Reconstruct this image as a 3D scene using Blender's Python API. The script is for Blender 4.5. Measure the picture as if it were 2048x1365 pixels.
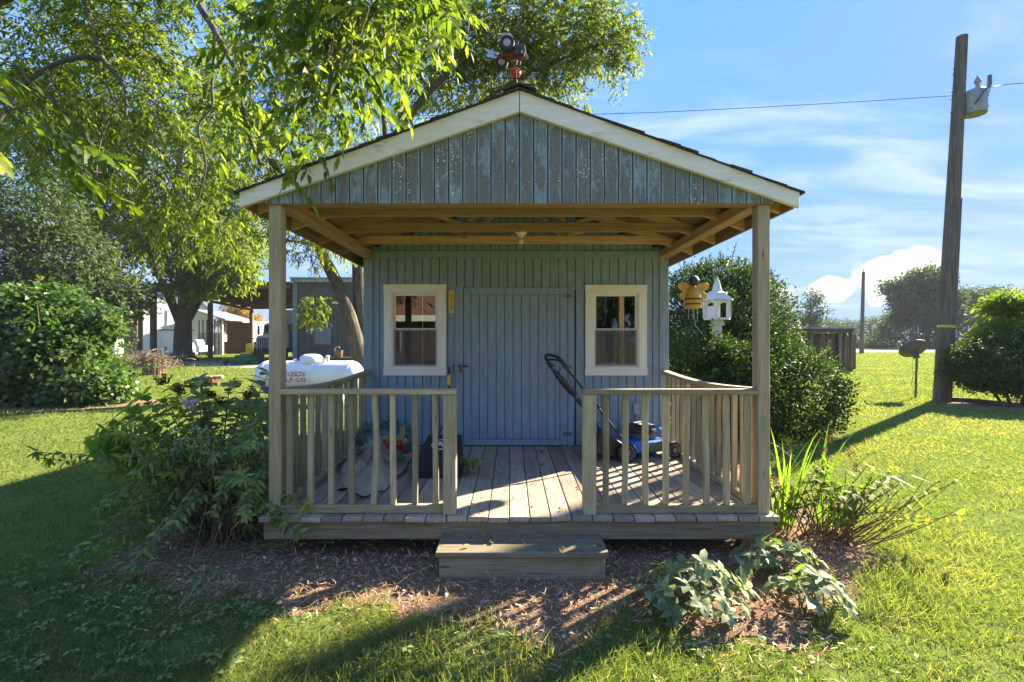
import bpy, bmesh, math, random
import numpy as np
from mathutils import Vector, Matrix
for o in list(bpy.data.objects): bpy.data.objects.remove(o)
scene = bpy.context.scene
C = scene.collection
# ---------------------------------------------------------------- camera (level, wide angle, eye height 1.59 m)
F, CX, CY, H = 945.0, 1022.0, 683.0, 1.59
cd = bpy.data.cameras.new('camera'); cam = bpy.data.objects.new('camera', cd); C.objects.link(cam)
cam.location = (0, 0, H); cam.rotation_euler = (math.pi/2, 0, 0)
cd.sensor_width = 36; cd.lens = F/2048*36; cd.shift_x = 2/2048; cd.clip_start = .05; cd.clip_end = 4000
scene.camera = cam
# ---------------------------------------------------------------- sun and sky
SUN_AZ = (0.783, 0.622); SUN_EL = math.radians(30)
sd = bpy.data.lights.new('sun', 'SUN'); sun = bpy.data.objects.new('sun', sd); C.objects.link(sun)
sd.energy = 2.0; sd.angle = math.radians(.6); sd.color = (1, .86, .65)
sun.location = (30, 24, 30)
_d = Vector((SUN_AZ[0]*math.cos(SUN_EL), SUN_AZ[1]*math.cos(SUN_EL), math.sin(SUN_EL)))
sun.rotation_euler = _d.to_track_quat('Z', 'Y').to_euler()
W = bpy.data.worlds.new('World'); scene.world = W; W.use_nodes = True
nt = W.node_tree; nt.nodes.clear()
def wn(t, **k):
    n = nt.nodes.new(t)
    for a, b in k.items(): setattr(n, a, b)
    return n
def wl(a, b): nt.links.new(a, b)
def wmath(op, a, b=None, c=None):
    n = wn('ShaderNodeMath', operation=op)
    for i, x in enumerate((a, b, c)):
        if x is None: continue
        if isinstance(x, (int, float)): n.inputs[i].default_value = x
        else: wl(x, n.inputs[i])
    return n.outputs[0]
def wsmooth(x, lo, hi):
    n = wn('ShaderNodeMapRange', interpolation_type='SMOOTHSTEP')
    wl(x, n.inputs[0]); n.inputs[1].default_value = lo; n.inputs[2].default_value = hi
    return n.outputs[0]
SKYK = .32
wo = wn('ShaderNodeOutputWorld'); bg = wn('ShaderNodeBackground'); sky = wn('ShaderNodeTexSky')
sky.sky_type = 'NISHITA'; sky.sun_disc = False; sky.sun_elevation = SUN_EL
sky.sun_rotation = math.atan2(SUN_AZ[0], SUN_AZ[1]); sky.altitude = 0
sky.air_density = 1.0; sky.dust_density = .2; sky.ozone_density = 1.6
bg.inputs['Strength'].default_value = .15
tc = wn('ShaderNodeTexCoord'); sp = wn('ShaderNodeSeparateXYZ'); wl(tc.outputs['Generated'], sp.inputs[0])
dx, dy, dz = sp.outputs
# high thin clouds: noise on a plane far above
zc = wmath('MAXIMUM', dz, .05); zz = wmath('ADD', zc, .12)
cb = wn('ShaderNodeCombineXYZ'); wl(wmath('DIVIDE', dx, zz), cb.inputs[0]); wl(wmath('DIVIDE', dy, zz), cb.inputs[1]); cb.inputs[2].default_value = 3.1
mp = wn('ShaderNodeMapping'); wl(cb.outputs[0], mp.inputs[0]); mp.inputs['Rotation'].default_value = (0, 0, .35); mp.inputs['Scale'].default_value = (.55, 1.5, 1)
n1 = wn('ShaderNodeTexNoise'); wl(mp.outputs[0], n1.inputs['Vector']); n1.inputs['Scale'].default_value = 1.5; n1.inputs['Detail'].default_value = 9; n1.inputs['Roughness'].default_value = .62; n1.inputs['Distortion'].default_value = .6
wisps = wmath('MULTIPLY', wsmooth(n1.outputs[0], .40, .86), .66)
# cumulus near the horizon: banks placed by compass direction, broken up by noise
az = wn('ShaderNodeMath', operation='ARCTAN2'); wl(dx, az.inputs[0]); wl(dy, az.inputs[1]); az = az.outputs[0]
n2 = wn('ShaderNodeTexNoise'); wl(tc.outputs['Generated'], n2.inputs['Vector']); n2.inputs['Scale'].default_value = 17; n2.inputs['Detail'].default_value = 8; n2.inputs['Roughness'].default_value = .55
n3 = wn('ShaderNodeTexNoise'); wl(tc.outputs['Generated'], n3.inputs['Vector']); n3.inputs['Scale'].default_value = 15; n3.inputs['Detail'].default_value = 3
def bank(a0, e0, ra, re):
    a = wmath('DIVIDE', wmath('SUBTRACT', az, math.radians(a0)), math.radians(ra))
    e = wmath('DIVIDE', wmath('SUBTRACT', dz, math.sin(math.radians(e0))), math.sin(math.radians(re)))
    return wmath('SUBTRACT', 1.0, wmath('ADD', wmath('MULTIPLY', a, a), wmath('MULTIPLY', e, e)))
banks = None
for q in ((39.0, 6.3, 4.6, 2.6), (34.5, 5.2, 2.4, 1.5), (28.6, 5.0, 2.4, 1.7), (58, 4, 6, 3.2), (-62, 5, 7, 4), (95, 4.5, 8, 3.6), (-110, 4.5, 9, 4), (150, 5, 8, 4), (-12, 4, 7, 3.2)):
    b = bank(*q); banks = b if banks is None else wmath('MAXIMUM', banks, b)
cum = wmath('ADD', banks, wmath('MULTIPLY', wmath('SUBTRACT', n2.outputs[0], .5), 2.6))
cumf = wmath('MULTIPLY', wsmooth(cum, .12, .42), .95)
hor = wmath('MULTIPLY', wsmooth(dz, .30, .0), .30)      # pale band towards the horizon
def wmix(f, a, b):
    m = wn('ShaderNodeMix', data_type='RGBA')
    if isinstance(f, (int, float)): m.inputs[0].default_value = f
    else: wl(f, m.inputs[0])
    for s, x in ((6, a), (7, b)):
        if isinstance(x, tuple): m.inputs[s].default_value = (*x, 1)
        else: wl(x, m.inputs[s])
    return m.outputs[2]
bw = wn('ShaderNodeRGBToBW'); wl(sky.outputs[0], bw.inputs[0])      # even out the glare round the sun
ev = wn('ShaderNodeVectorMath', operation='SCALE'); wl(sky.outputs[0], ev.inputs[0]); wl(wmath('MULTIPLY', wmath('POWER', bw.outputs[0], -.85), SKYK), ev.inputs['Scale'])
hs = wn('ShaderNodeHueSaturation'); wl(ev.outputs[0], hs.inputs['Color']); hs.inputs['Saturation'].default_value = 1.36
base = wmix(.75, hs.outputs[0], (.115, .265, .70))
base = wmix(hor, base, (.36, .44, .62))
base = wmix(wisps, base, (.56, .60, .68))
cshade = wmix(wsmooth(n3.outputs[0], .35, .6), (.36, .40, .49), (.62, .60, .58))
base = wmix(cumf, base, cshade)
wl(base, bg.inputs['Color']); wl(bg.outputs[0], wo.inputs['Surface'])
vs = scene.view_settings
vs.view_transform = 'Standard'; vs.look = 'None'; vs.gamma = 1; vs.exposure = 3.82; vs.use_curve_mapping = False
try:
    scene.cycles.max_bounces = 8; scene.cycles.transparent_max_bounces = 8; scene.cycles.diffuse_bounces = 4
    scene.cycles.transmission_bounces = 5
except Exception: pass
# ================================================================ helpers
R = random.Random(7)
rng = np.random.default_rng(11)
def P(px, py, Y): return Vector(((px-CX)*Y/F, Y, H-(py-CY)*Y/F))     # photo pixel at a known distance
def G(px, py, z=0.0):                                               # photo pixel on a level surface
    Y = (H-z)*F/(py-CY); return Vector(((px-CX)*Y/F, Y, z))
ABS = {}
def tag(o, label=None, cat=None, group=None, kind=None):
    if label: o['label'] = label
    if cat: o['category'] = cat
    if group: o['group'] = group
    if kind: o['kind'] = kind
    return o
def thing(name, label, cat, loc=(0, 0, 0), rot=0, group=None, local=False):
    o = bpy.data.objects.new(name, None); C.objects.link(o); o.empty_display_size = .1
    o.location = loc; o.rotation_euler = (0, 0, rot)
    ABS[o.name] = Vector((0, 0, 0)) if local else Vector(loc)
    return tag(o, label, cat, group)
def link(name, me, parent=None, center=(0, 0, 0)):
    o = bpy.data.objects.new(name, me); C.objects.link(o); c = Vector(center)
    if parent is not None:
        o.parent = parent; o.location = c-ABS[parent.name]
    else: o.location = c
    ABS[o.name] = c
    return o
class MB:
    def __init__(s): s.v = []; s.f = []; s.mi = []
    def add(s, vs_, fs, mi=0):
        b = len(s.v); s.v += [tuple(v) for v in vs_]; s.f += [tuple(i+b for i in f) for f in fs]; s.mi += [mi]*len(fs); return s
    def box(s, x0, x1, y0, y1, z0, z1, mi=0):
        return s.add([(x0,y0,z0),(x1,y0,z0),(x1,y1,z0),(x0,y1,z0),(x0,y0,z1),(x1,y0,z1),(x1,y1,z1),(x0,y1,z1)],
                     [(0,3,2,1),(4,5,6,7),(0,1,5,4),(1,2,6,5),(2,3,7,6),(3,0,4,7)], mi)
    def bar(s, p0, p1, w, h, up=(0,0,1), mi=0):
        p0, p1 = Vector(p0), Vector(p1); d = (p1-p0).normalized(); up = Vector(up)
        sd = d.cross(up)
        if sd.length < 1e-4: sd = d.cross(Vector((0,1,0)))
        sd.normalize(); u = sd.cross(d); a, b = sd*w/2, u*h/2
        return s.add([p0-a-b, p0+a-b, p0+a+b, p0-a+b, p1-a-b, p1+a-b, p1+a+b, p1-a+b],
                     [(0,3,2,1),(4,5,6,7),(0,1,5,4),(1,2,6,5),(2,3,7,6),(3,0,4,7)], mi)
    def tube(s, pts, rad, n=8, mi=0, cap=True):
        pts = [Vector(p) for p in pts]
        if not hasattr(rad, '__len__'): rad = [rad]*len(pts)
        b = len(s.v); prev = None
        for i, p in enumerate(pts):
            d = (pts[min(i+1, len(pts)-1)]-pts[max(i-1, 0)])
            if d.length < 1e-9: d = Vector((0,0,1))
            d.normalize()
            if prev is None:
                a = d.cross(Vector((0,0,1)))
                if a.length < .05: a = d.cross(Vector((1,0,0)))
            else: a = prev-d*prev.dot(d)
            a.normalize(); prev = a; c = d.cross(a)
            for k in range(n):
                t = 2*math.pi*k/n; s.v.append(tuple(p+(a*math.cos(t)+c*math.sin(t))*rad[i]))
        for i in range(len(pts)-1):
            for k in range(n):
                k2 = (k+1) % n
                s.f.append((b+i*n+k, b+i*n+k2, b+(i+1)*n+k2, b+(i+1)*n+k)); s.mi.append(mi)
        if cap:
            s.f.append(tuple(b+k for k in reversed(range(n)))); s.mi.append(mi)
            e = b+(len(pts)-1)*n; s.f.append(tuple(e+k for k in range(n))); s.mi.append(mi)
        return s
    def cyl(s, p0, p1, r0, r1=None, n=14, mi=0): return s.tube([p0, p1], [r0, r0 if r1 is None else r1], n, mi)
    def lathe(s, prof, c=(0,0,0), axis=(0,0,1), n=20, mi=0):
        c = Vector(c); q = Vector((0,0,1)).rotation_difference(Vector(axis).normalized()); b = len(s.v)
        for r, z in prof:
            for k in range(n):
                t = 2*math.pi*k/n; s.v.append(tuple(c+q @ Vector((r*math.cos(t), r*math.sin(t), z))))
        for i in range(len(prof)-1):
            for k in range(n):
                k2 = (k+1) % n; s.f.append((b+i*n+k, b+i*n+k2, b+(i+1)*n+k2, b+(i+1)*n+k)); s.mi.append(mi)
        s.f.append(tuple(b+k for k in reversed(range(n)))); s.mi.append(mi)
        e = b+(len(prof)-1)*n; s.f.append(tuple(e+k for k in range(n))); s.mi.append(mi)
        return s
    def ball(s, c, r, n=14, mi=0, sc=(1,1,1)):
        m = max(5, n//2); b = len(s.v)
        s.lathe([(max(1e-4, r*math.sin(math.pi*i/m)), -r*math.cos(math.pi*i/m)) for i in range(m+1)], (0,0,0), (0,0,1), n, mi)
        for i in range(b, len(s.v)):
            x, y, z = s.v[i]; s.v[i] = (c[0]+x*sc[0], c[1]+y*sc[1], c[2]+z*sc[2])
        return s
    def prism(s, poly, y0, y1, mi=0):              # polygon given in x,z, extruded along y
        n = len(poly)
        vs_ = [(x, y0, z) for x, z in poly]+[(x, y1, z) for x, z in poly]
        return s.add(vs_, [tuple(range(n)), tuple(reversed(range(n, 2*n)))]+[(i, i+n, (i+1) % n+n, (i+1) % n) for i in range(n)], mi)
    def build(s, name, mats, parent=None, bevel=0, smooth=None, center=None):
        if not isinstance(mats, (list, tuple)): mats = [mats]
        a = np.array(s.v, dtype=float)
        c = (a.min(0)+a.max(0))/2 if center is None else np.array(center, float)
        me = bpy.data.meshes.new(name); me.from_pydata((a-c).tolist(), [], s.f)
        for m in mats: me.materials.append(m)
        if len(mats) > 1: me.polygons.foreach_set('material_index', s.mi)
        bm = bmesh.new(); bm.from_mesh(me); bmesh.ops.recalc_face_normals(bm, faces=bm.faces)
        if bevel: bmesh.ops.bevel(bm, geom=list(bm.edges), offset=bevel, segments=1, affect='EDGES', clamp_overlap=True)
        bm.to_mesh(me); bm.free()
        if smooth:
            me.polygons.foreach_set('use_smooth', [True]*len(me.polygons)); me.set_sharp_from_angle(angle=math.radians(smooth))
        return link(name, me, parent, c)
def board(name, x0, x1, y0, y1, z0, z1, mat, parent=None, bevel=.003):
    return MB().box(x0, x1, y0, y1, z0, z1).build(name, mat, parent, bevel)
def copy_tree(o, loc=None, parent=None):
    c = o.copy(); C.objects.link(c)
    if parent is not None: c.parent = parent
    if loc is not None: c.location = loc
    ABS[c.name] = ABS[o.name]
    for ch in list(o.children): copy_tree(ch, None, c)
    return c
def curve(pts, n):                                   # Catmull-Rom through points
    pts = [Vector(p) for p in pts]
    if len(pts) == 2: return [pts[0].lerp(pts[1], i/n) for i in range(n+1)]
    q = [pts[0]*2-pts[1]]+pts+[pts[-1]*2-pts[-2]]; out = []
    seg = len(pts)-1
    for i in range(n+1):
        t = i/n*seg; k = min(int(t), seg-1); u = t-k; a, b, c, d = q[k:k+4]
        out.append(.5*((2*b)+(c-a)*u+(2*a-5*b+4*c-d)*u*u+(3*b-a-3*c+d)*u**3))
    return out
# ---------------------------------------------------------------- leaves as real faces, many to one mesh
def unit(a): return a/np.maximum(np.linalg.norm(a, axis=1, keepdims=True), 1e-9)
class Leaves:
    def __init__(s): s.a = []
    def add(s, pos, d, nrm, L, Wd, rnd=None):
        n = len(pos); L = np.broadcast_to(np.asarray(L, float), (n,)); Wd = np.broadcast_to(np.asarray(Wd, float), (n,))
        if rnd is None: rnd = rng.random(n)
        s.a.append((np.asarray(pos, float), np.asarray(d, float), np.asarray(nrm, float), L, Wd, rnd)); return s
    def count(s): return sum(len(x[0]) for x in s.a)
    def build(s, name, mat, parent=None, hi=False, fold=.18, droop=.15, kind=None, wide=.42):
        pos, d, nr, L, Wd, rnd = [np.concatenate([x[i] for x in s.a]) for i in range(6)]
        d = unit(d); sd = unit(np.cross(d, nr)); nr = np.cross(sd, d); L = L[:, None]; Wd = Wd[:, None]; n = len(pos)
        if not hi:
            vv = np.stack([pos, pos+d*L*wide+sd*Wd/2+nr*Wd*fold, pos+d*L-nr*L*droop, pos+d*L*wide-sd*Wd/2+nr*Wd*fold], 1)
            k = 4; faces = [(0, 1, 2, 3)]
        else:
            def st(t, w, side): return pos+d*L*t+sd*Wd*w*side+nr*(Wd*fold*2*w*abs(side)-L*droop*t*t)
            vv = np.stack([pos, st(.28, .44, 1), st(.28, 0, 0), st(.28, .44, -1), st(.66, .37, 1), st(.66, 0, 0), st(.66, .37, -1), st(1, 0, 0)], 1)
            k = 8; faces = [(0, 1, 2), (0, 2, 3), (1, 4, 5, 2), (2, 5, 6, 3), (4, 7, 5), (5, 7, 6)]
        c = vv.reshape(-1, 3).mean(0)
        ls = []; tot = []
        for f in faces: ls += list(f); tot.append(len(f))
        ls = np.array(ls); tot = np.array(tot); m = len(ls)
        me = bpy.data.meshes.new(name); me.vertices.add(n*k); me.vertices.foreach_set('co', (vv.reshape(-1, 3)-c).ravel())
        me.loops.add(n*m); me.loops.foreach_set('vertex_index', (np.arange(n)[:, None]*k+ls[None]).ravel().astype(np.int32))
        T = np.tile(tot, n); st_ = np.concatenate([[0], np.cumsum(T)[:-1]])
        me.polygons.add(len(T)); me.polygons.foreach_set('loop_start', st_.astype(np.int32)); me.polygons.foreach_set('loop_total', T.astype(np.int32))
        me.polygons.foreach_set('use_smooth', np.ones(len(T), bool))
        at = me.attributes.new('rnd', 'FLOAT', 'POINT'); at.data.foreach_set('value', np.repeat(rnd, k).astype(np.float32))
        me.materials.append(mat); me.update(calc_edges=True)
        o = link(name, me, parent, c)
        if kind: o['kind'] = kind
        return o
def rand_dir(n): return unit(rng.normal(size=(n, 3)))
def pinnate(lv, base, d, RL, nl, L, Wd, droop=.55, col=None):
    """compound leaves: nl leaflets along a drooping stalk"""
    base = np.asarray(base, float); d = unit(np.asarray(d, float)); n = len(base)
    RL = np.broadcast_to(np.asarray(RL, float), (n,))[:, None]
    side = unit(np.cross(d, np.array([0, 0, 1.0])+.3*rng.normal(size=(n, 3))))
    c0 = rng.random(n) if col is None else col
    for k in range(nl):
        t = .25+.75*k/(nl-1); s = 1 if k % 2 else -1
        p = base+d*RL*t-np.array([0, 0, 1])*RL*droop*t*t*.6
        if k == nl-1: ld = d-np.array([0, 0, 1])*droop
        else: ld = .75*d+s*side*(.85+.2*rng.random((n, 1)))-np.array([0, 0, 1])*(droop*(.6+.8*rng.random((n, 1))))
        ld = ld+.18*rng.normal(size=(n, 3))
        up = np.array([0, 0, 1.0])+.45*rng.normal(size=(n, 3))
        lv.add(p, ld, up, L*(.7+.5*rng.random(n)), Wd*(.75+.5*rng.random(n)), np.clip(c0+.18*rng.normal(size=n), 0, 1))
def clumps(lv, ells, nclump, per, spread, L, Wd, droop=.4, shell=.35, outward=.7):
    """leaf clumps through the volume of ellipsoids [(centre, radii, weight)]"""
    w = np.array([e[2] for e in ells], float); w /= w.sum(); idx = rng.choice(len(ells), nclump, p=w)
    ctr = np.array([tuple(e[0]) for e in ells])[idx]; rad = np.array([tuple(e[1]) for e in ells])[idx]
    u = rand_dir(nclump); r = (shell+(1-shell)*rng.random((nclump, 1)))**.6
    cc = ctr+u*r*rad
    pos = np.repeat(cc, per, 0)+rng.normal(size=(nclump*per, 3))*spread*np.array([1, 1, .6])
    o = unit(pos-np.repeat(ctr, per, 0)); n = len(pos)
    d = outward*o+rng.normal(size=(n, 3))*.7-np.array([0, 0, droop])
    up = np.array([0, 0, 1.0])+.6*rng.normal(size=(n, 3))+.4*o
    col = np.clip(np.repeat(rng.random(nclump), per)*.6+.4*rng.random(n), 0, 1)
    lv.add(pos, d, up, L*(.7+.6*rng.random(n)), Wd*(.7+.6*rng.random(n)), col)
    return cc
def stems(lv, mb, paths, r0, r1, start, step, per, L, Wd, spread=.9, droop=.3, nseg=9, nside=5, endwhorl=0, endL=None):
    """stems as tubes, with leaves set in whorls of `per` along them"""
    for pts in paths:
        c = curve(pts, nseg); n = len(c)
        if mb is not None: mb.tube(c, [r0+(r1-r0)*i/(n-1) for i in range(n)], nside)
        ln = sum((c[i+1]-c[i]).length for i in range(n-1)); k = max(1, int(ln*(1-start)/step)); a = R.random()*6
        for j in range(k+1):
            t = start+(1-start)*j/max(1, k); x = t*(n-1); i = min(int(x), n-2); p = c[i].lerp(c[i+1], x-i); ax = (c[i+1]-c[i]).normalized()
            m = endwhorl if (j == k and endwhorl) else per
            b = ax.cross(Vector((0, 0, 1)));  b = Vector((1, 0, 0)) if b.length < .05 else b.normalized(); b2 = ax.cross(b)
            a += 1.57+R.uniform(-.3, .3)
            pos = []; dd = []; up = []
            for q in range(m):
                t2 = a+2*math.pi*q/m+R.uniform(-.25, .25); o = b*math.cos(t2)+b2*math.sin(t2)
                dr = o*spread+ax*.45-Vector((0, 0, droop*R.uniform(.5, 1.5)))
                pos.append(p); dd.append(dr); up.append(ax+Vector((0, 0, .8))+Vector((R.gauss(0, .2), R.gauss(0, .2), R.gauss(0, .2))))
            l = (endL or L) if (j == k and endwhorl) else L
            lv.add(np.array([tuple(v) for v in pos]), np.array([tuple(v) for v in dd]), np.array([tuple(v) for v in up]),
                   l*(.65+.5*rng.random(m)), Wd*(.7+.5*rng.random(m)), np.clip(R.random()+.2*rng.normal(size=m), 0, 1))
# ================================================================ materials
class MT:
    def __init__(s, name):
        s.m = bpy.data.materials.new(name); s.m.use_nodes = True; s.t = s.m.node_tree; s.t.nodes.clear()
        s.out = s.n('ShaderNodeOutputMaterial'); s.b = s.n('ShaderNodeBsdfPrincipled'); s.l(s.b.outputs[0], s.out.inputs[0])
    def n(s, t, **k):
        n = s.t.nodes.new(t)
        for a, b in k.items(): setattr(n, a, b)
        return n
    def l(s, a, b): s.t.links.new(a, b)
    def obj(s, scale=(1,1,1), rand=True):
        tc = s.n('ShaderNodeTexCoord'); v = tc.outputs['Object']
        if rand:
            oi = s.n('ShaderNodeObjectInfo'); m = s.n('ShaderNodeVectorMath', operation='SCALE'); m.inputs[0].default_value = (37.1, 51.7, 23.3)
            s.l(oi.outputs['Random'], m.inputs['Scale']); a = s.n('ShaderNodeVectorMath', operation='ADD'); s.l(v, a.inputs[0]); s.l(m.outputs[0], a.inputs[1]); v = a.outputs[0]
        mp = s.n('ShaderNodeMapping'); s.l(v, mp.inputs[0]); mp.inputs['Scale'].default_value = scale
        return mp.outputs[0]
    def geo(s, scale=(1,1,1)):
        g = s.n('ShaderNodeNewGeometry'); mp = s.n('ShaderNodeMapping'); s.l(g.outputs['Position'], mp.inputs[0]); mp.inputs['Scale'].default_value = scale
        return mp.outputs[0]
    def noise(s, v, scale, detail=5, rough=.55, dist=0):
        n = s.n('ShaderNodeTexNoise'); s.l(v, n.inputs['Vector']); n.inputs['Scale'].default_value = scale; n.inputs['Detail'].default_value = detail
        n.inputs['Roughness'].default_value = rough; n.inputs['Distortion'].default_value = dist; return n.outputs[0]
    def voro(s, v, scale, feature='F1', out=0):
        n = s.n('ShaderNodeTexVoronoi', feature=feature); s.l(v, n.inputs['Vector']); n.inputs['Scale'].default_value = scale; return n.outputs[out]
    def ramp(s, f, stops):
        n = s.n('ShaderNodeValToRGB'); s.l(f, n.inputs[0]); e = n.color_ramp.elements
        while len(e) < len(stops): e.new(.5)
        for i, (p, c) in enumerate(stops):
            e[i].position = p; e[i].color = (*c, 1) if not isinstance(c, (int, float)) else (c, c, c, 1)
        return n.outputs[0]
    def mix(s, f, a, b, mode='MIX'):
        m = s.n('ShaderNodeMix', data_type='RGBA', blend_type=mode)
        for i, x in ((0, f), (6, a), (7, b)):
            if isinstance(x, tuple): m.inputs[i].default_value = (*x, 1)
            elif isinstance(x, (int, float)): m.inputs[i].default_value = x
            else: s.l(x, m.inputs[i])
        return m.outputs[2]
    def math(s, op, a, b=0.0):
        m = s.n('ShaderNodeMath', operation=op)
        for i, x in enumerate((a, b)):
            if isinstance(x, (int, float)): m.inputs[i].default_value = x
            else: s.l(x, m.inputs[i])
        return m.outputs[0]
    def sm(s, x, lo, hi, a=0.0, b=1.0):
        n = s.n('ShaderNodeMapRange', interpolation_type='SMOOTHSTEP'); s.l(x, n.inputs[0])
        for i, q in ((1, lo), (2, hi), (3, a), (4, b)): n.inputs[i].default_value = q
        return n.outputs[0]
    def bump(s, h, strength, dist=.01):
        n = s.n('ShaderNodeBump'); s.l(h, n.inputs['Height']); n.inputs['Strength'].default_value = strength; n.inputs['Distance'].default_value = dist
        s.l(n.outputs[0], s.b.inputs['Normal'])
    def set(s, color=None, rough=None, metal=None, spec=None):
        for nm, x in (('Base Color', color), ('Roughness', rough), ('Metallic', metal), ('Specular IOR Level', spec)):
            if x is None: continue
            if isinstance(x, tuple): s.b.inputs[nm].default_value = (*x, 1)
            elif isinstance(x, (int, float)): s.b.inputs[nm].default_value = x
            else: s.l(x, s.b.inputs[nm])
        return s.m
def plain(name, col, rough=.6, metal=0, var=.12, scale=9, bump=0):
    t = MT(name); v = t.obj(); n = t.noise(v, scale, 4)
    c2 = tuple(x*(1-var*2.2) for x in col); c3 = tuple(min(1, x*(1+var)) for x in col)
    if bump: t.bump(n, bump, .01)
    return t.set(t.ramp(n, [(.3, c2), (.7, c3)]), rough, metal)
def grain_scale(axis, along=1.3, across=26):
    return tuple(along if a == axis else across for a in 'xyz')
WOODS = {}
def wood(kind, axis):
    if (kind, axis) in WOODS: return WOODS[kind, axis]
    P_ = dict(
        deck=((.13,.11,.085),(.30,.255,.20),(.42,.365,.295),(.10,.115,.055),.25),
        rail=((.14,.115,.065),(.33,.27,.165),(.48,.41,.28),(.24,.23,.10),.75),
        post=((.18,.13,.08),(.38,.29,.175),(.50,.395,.26),(.24,.22,.10),.45),
        skirt=((.085,.072,.045),(.25,.205,.135),(.37,.31,.215),(.15,.165,.07),.65),
        truss=((.22,.115,.06),(.44,.265,.15),(.57,.38,.235),(.14,.085,.04),.15),
        ply=((.12,.07,.04),(.25,.16,.09),(.35,.23,.135),(.06,.04,.022),.4),
        brown=((.06,.032,.018),(.15,.085,.048),(.23,.14,.085),(.04,.03,.02),.4),
        greyold=((.07,.058,.045),(.16,.135,.105),(.25,.215,.175),(.06,.05,.035),.35))[kind]
    t = MT('wood_%s_%s' % (kind, axis)); v = t.obj(grain_scale(axis)); g = t.noise(v, 2.2, 7, .68, .35)
    col = t.ramp(g, [(.22, P_[0]), (.48, P_[1]), (.78, P_[2])])
    v2 = t.obj(tuple(.35 if a == axis else 1 for a in 'xyz')); b = t.noise(v2, 7, 5, .6)
    col = t.mix(t.sm(b, .45, .72, 0, P_[4]), col, P_[3])
    oi = t.n('ShaderNodeObjectInfo'); br = t.sm(oi.outputs['Random'], 0, 1, .70, 1.26)
    hv = t.n('ShaderNodeHueSaturation'); t.l(col, hv.inputs['Color']); t.l(br, hv.inputs['Value']); col = hv.outputs[0]
    if kind in ('truss', 'post', 'rail', 'skirt'):
        k = t.voro(t.obj(tuple(1.2 if a == axis else 6 for a in 'xyz')), 1.6); col = t.mix(t.sm(k, .11, .04, 0, .8), col, tuple(x*.45 for x in P_[0]))
    cr = t.noise(t.obj(grain_scale(axis, .7, 60)), 1.6, 3, .5); crack = t.sm(cr, .33, .27, 0, 1)
    col = t.mix(t.math('MULTIPLY', crack, .75), col, tuple(x*.35 for x in P_[0]))
    if kind == 'rail':    # remnants of old white paint
        w = t.noise(t.obj(tuple(2.0 if a == axis else 8 for a in 'xyz')), 3.2, 6, .7); col = t.mix(t.sm(w, .66, .72, 0, .7), col, (.48, .47, .40))
    t.bump(t.math('SUBTRACT', g, t.math('MULTIPLY', crack, .7)), .55, .004)
    WOODS[kind, axis] = t.set(col, .85, 0, .25); return WOODS[kind, axis]
def blue_wall():
    t = MT('blue_siding_paint'); v = t.obj((24, 24, 1.6)); g = t.noise(v, 2.0, 6, .65, 1.2)
    col = t.ramp(g, [(.25, (.15, .215, .28)), (.5, (.205, .295, .38)), (.8, (.285, .385, .475))])
    d = t.noise(t.obj((5, 5, 1.3)), 2.4, 6, .6); col = t.mix(t.sm(d, .46, .70, 0, .65), col, (.215, .235, .215))
    t.bump(g, .35, .003); return t.set(col, .72, 0, .3)
def blue_gable():
    t = MT('blue_gable_paint_weathered'); g = t.noise(t.obj((30, 30, 2.4)), 2.0, 6, .65, .8)
    col = t.ramp(g, [(.25, (.155, .205, .235)), (.5, (.225, .285, .32)), (.8, (.33, .395, .43))])
    tc2 = t.n('ShaderNodeTexCoord'); sx = t.n('ShaderNodeSeparateXYZ'); t.l(tc2.outputs['Object'], sx.inputs[0])
    ex = t.sm(t.math('ABSOLUTE', sx.outputs[0]), .032, .046, 0, .16)       # paint holds along the board edges
    pn = t.noise(t.obj((7, 7, 2.6)), 2.1, 10, .72, .2); big = t.noise(t.obj((1, 1, 1)), 2.2, 4, .6)
    f = t.math('SUBTRACT', t.math('ADD', t.math('MULTIPLY', pn, .6), t.math('MULTIPLY', big, .4)), ex)
    wood_ = t.mix(g, (.085, .085, .075), (.20, .185, .15))
    col = t.mix(t.sm(f, .425, .49, 0, .8), col, wood_)
    fine = t.noise(t.obj((40, 40, 16)), 2, 6, .7); col = t.mix(t.sm(fine, .53, .60, 0, .45), col, (.10, .10, .085))
    rn = t.noise(t.obj((9, 9, 5)), 2, 5, .6); col = t.mix(t.sm(rn, .64, .70, 0, .55), col, (.19, .12, .075))
    vo = t.n('ShaderNodeTexVoronoi'); t.l(t.obj((1, 1, 1)), vo.inputs['Vector']); vo.inputs['Scale'].default_value = 34
    dens = t.noise(t.obj((1.0, 1, 1.0)), 3.2, 3, .5)
    col = t.mix(t.math('MULTIPLY', t.sm(vo.outputs[0], .25, .20), t.sm(dens, .55, .62)), col, (.58, .56, .45))
    vo2 = t.n('ShaderNodeTexVoronoi'); t.l(t.obj((1, 1, 1)), vo2.inputs['Vector']); vo2.inputs['Scale'].default_value = 80
    col = t.mix(t.math('MULTIPLY', t.sm(vo2.outputs[0], .19, .14), t.sm(dens, .42, .55, 0, .9)), col, (.50, .51, .43))
    t.bump(t.math('ADD', g, t.math('MULTIPLY', f, .8)), .5, .004); return t.set(col, .85, 0, .15)
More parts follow.
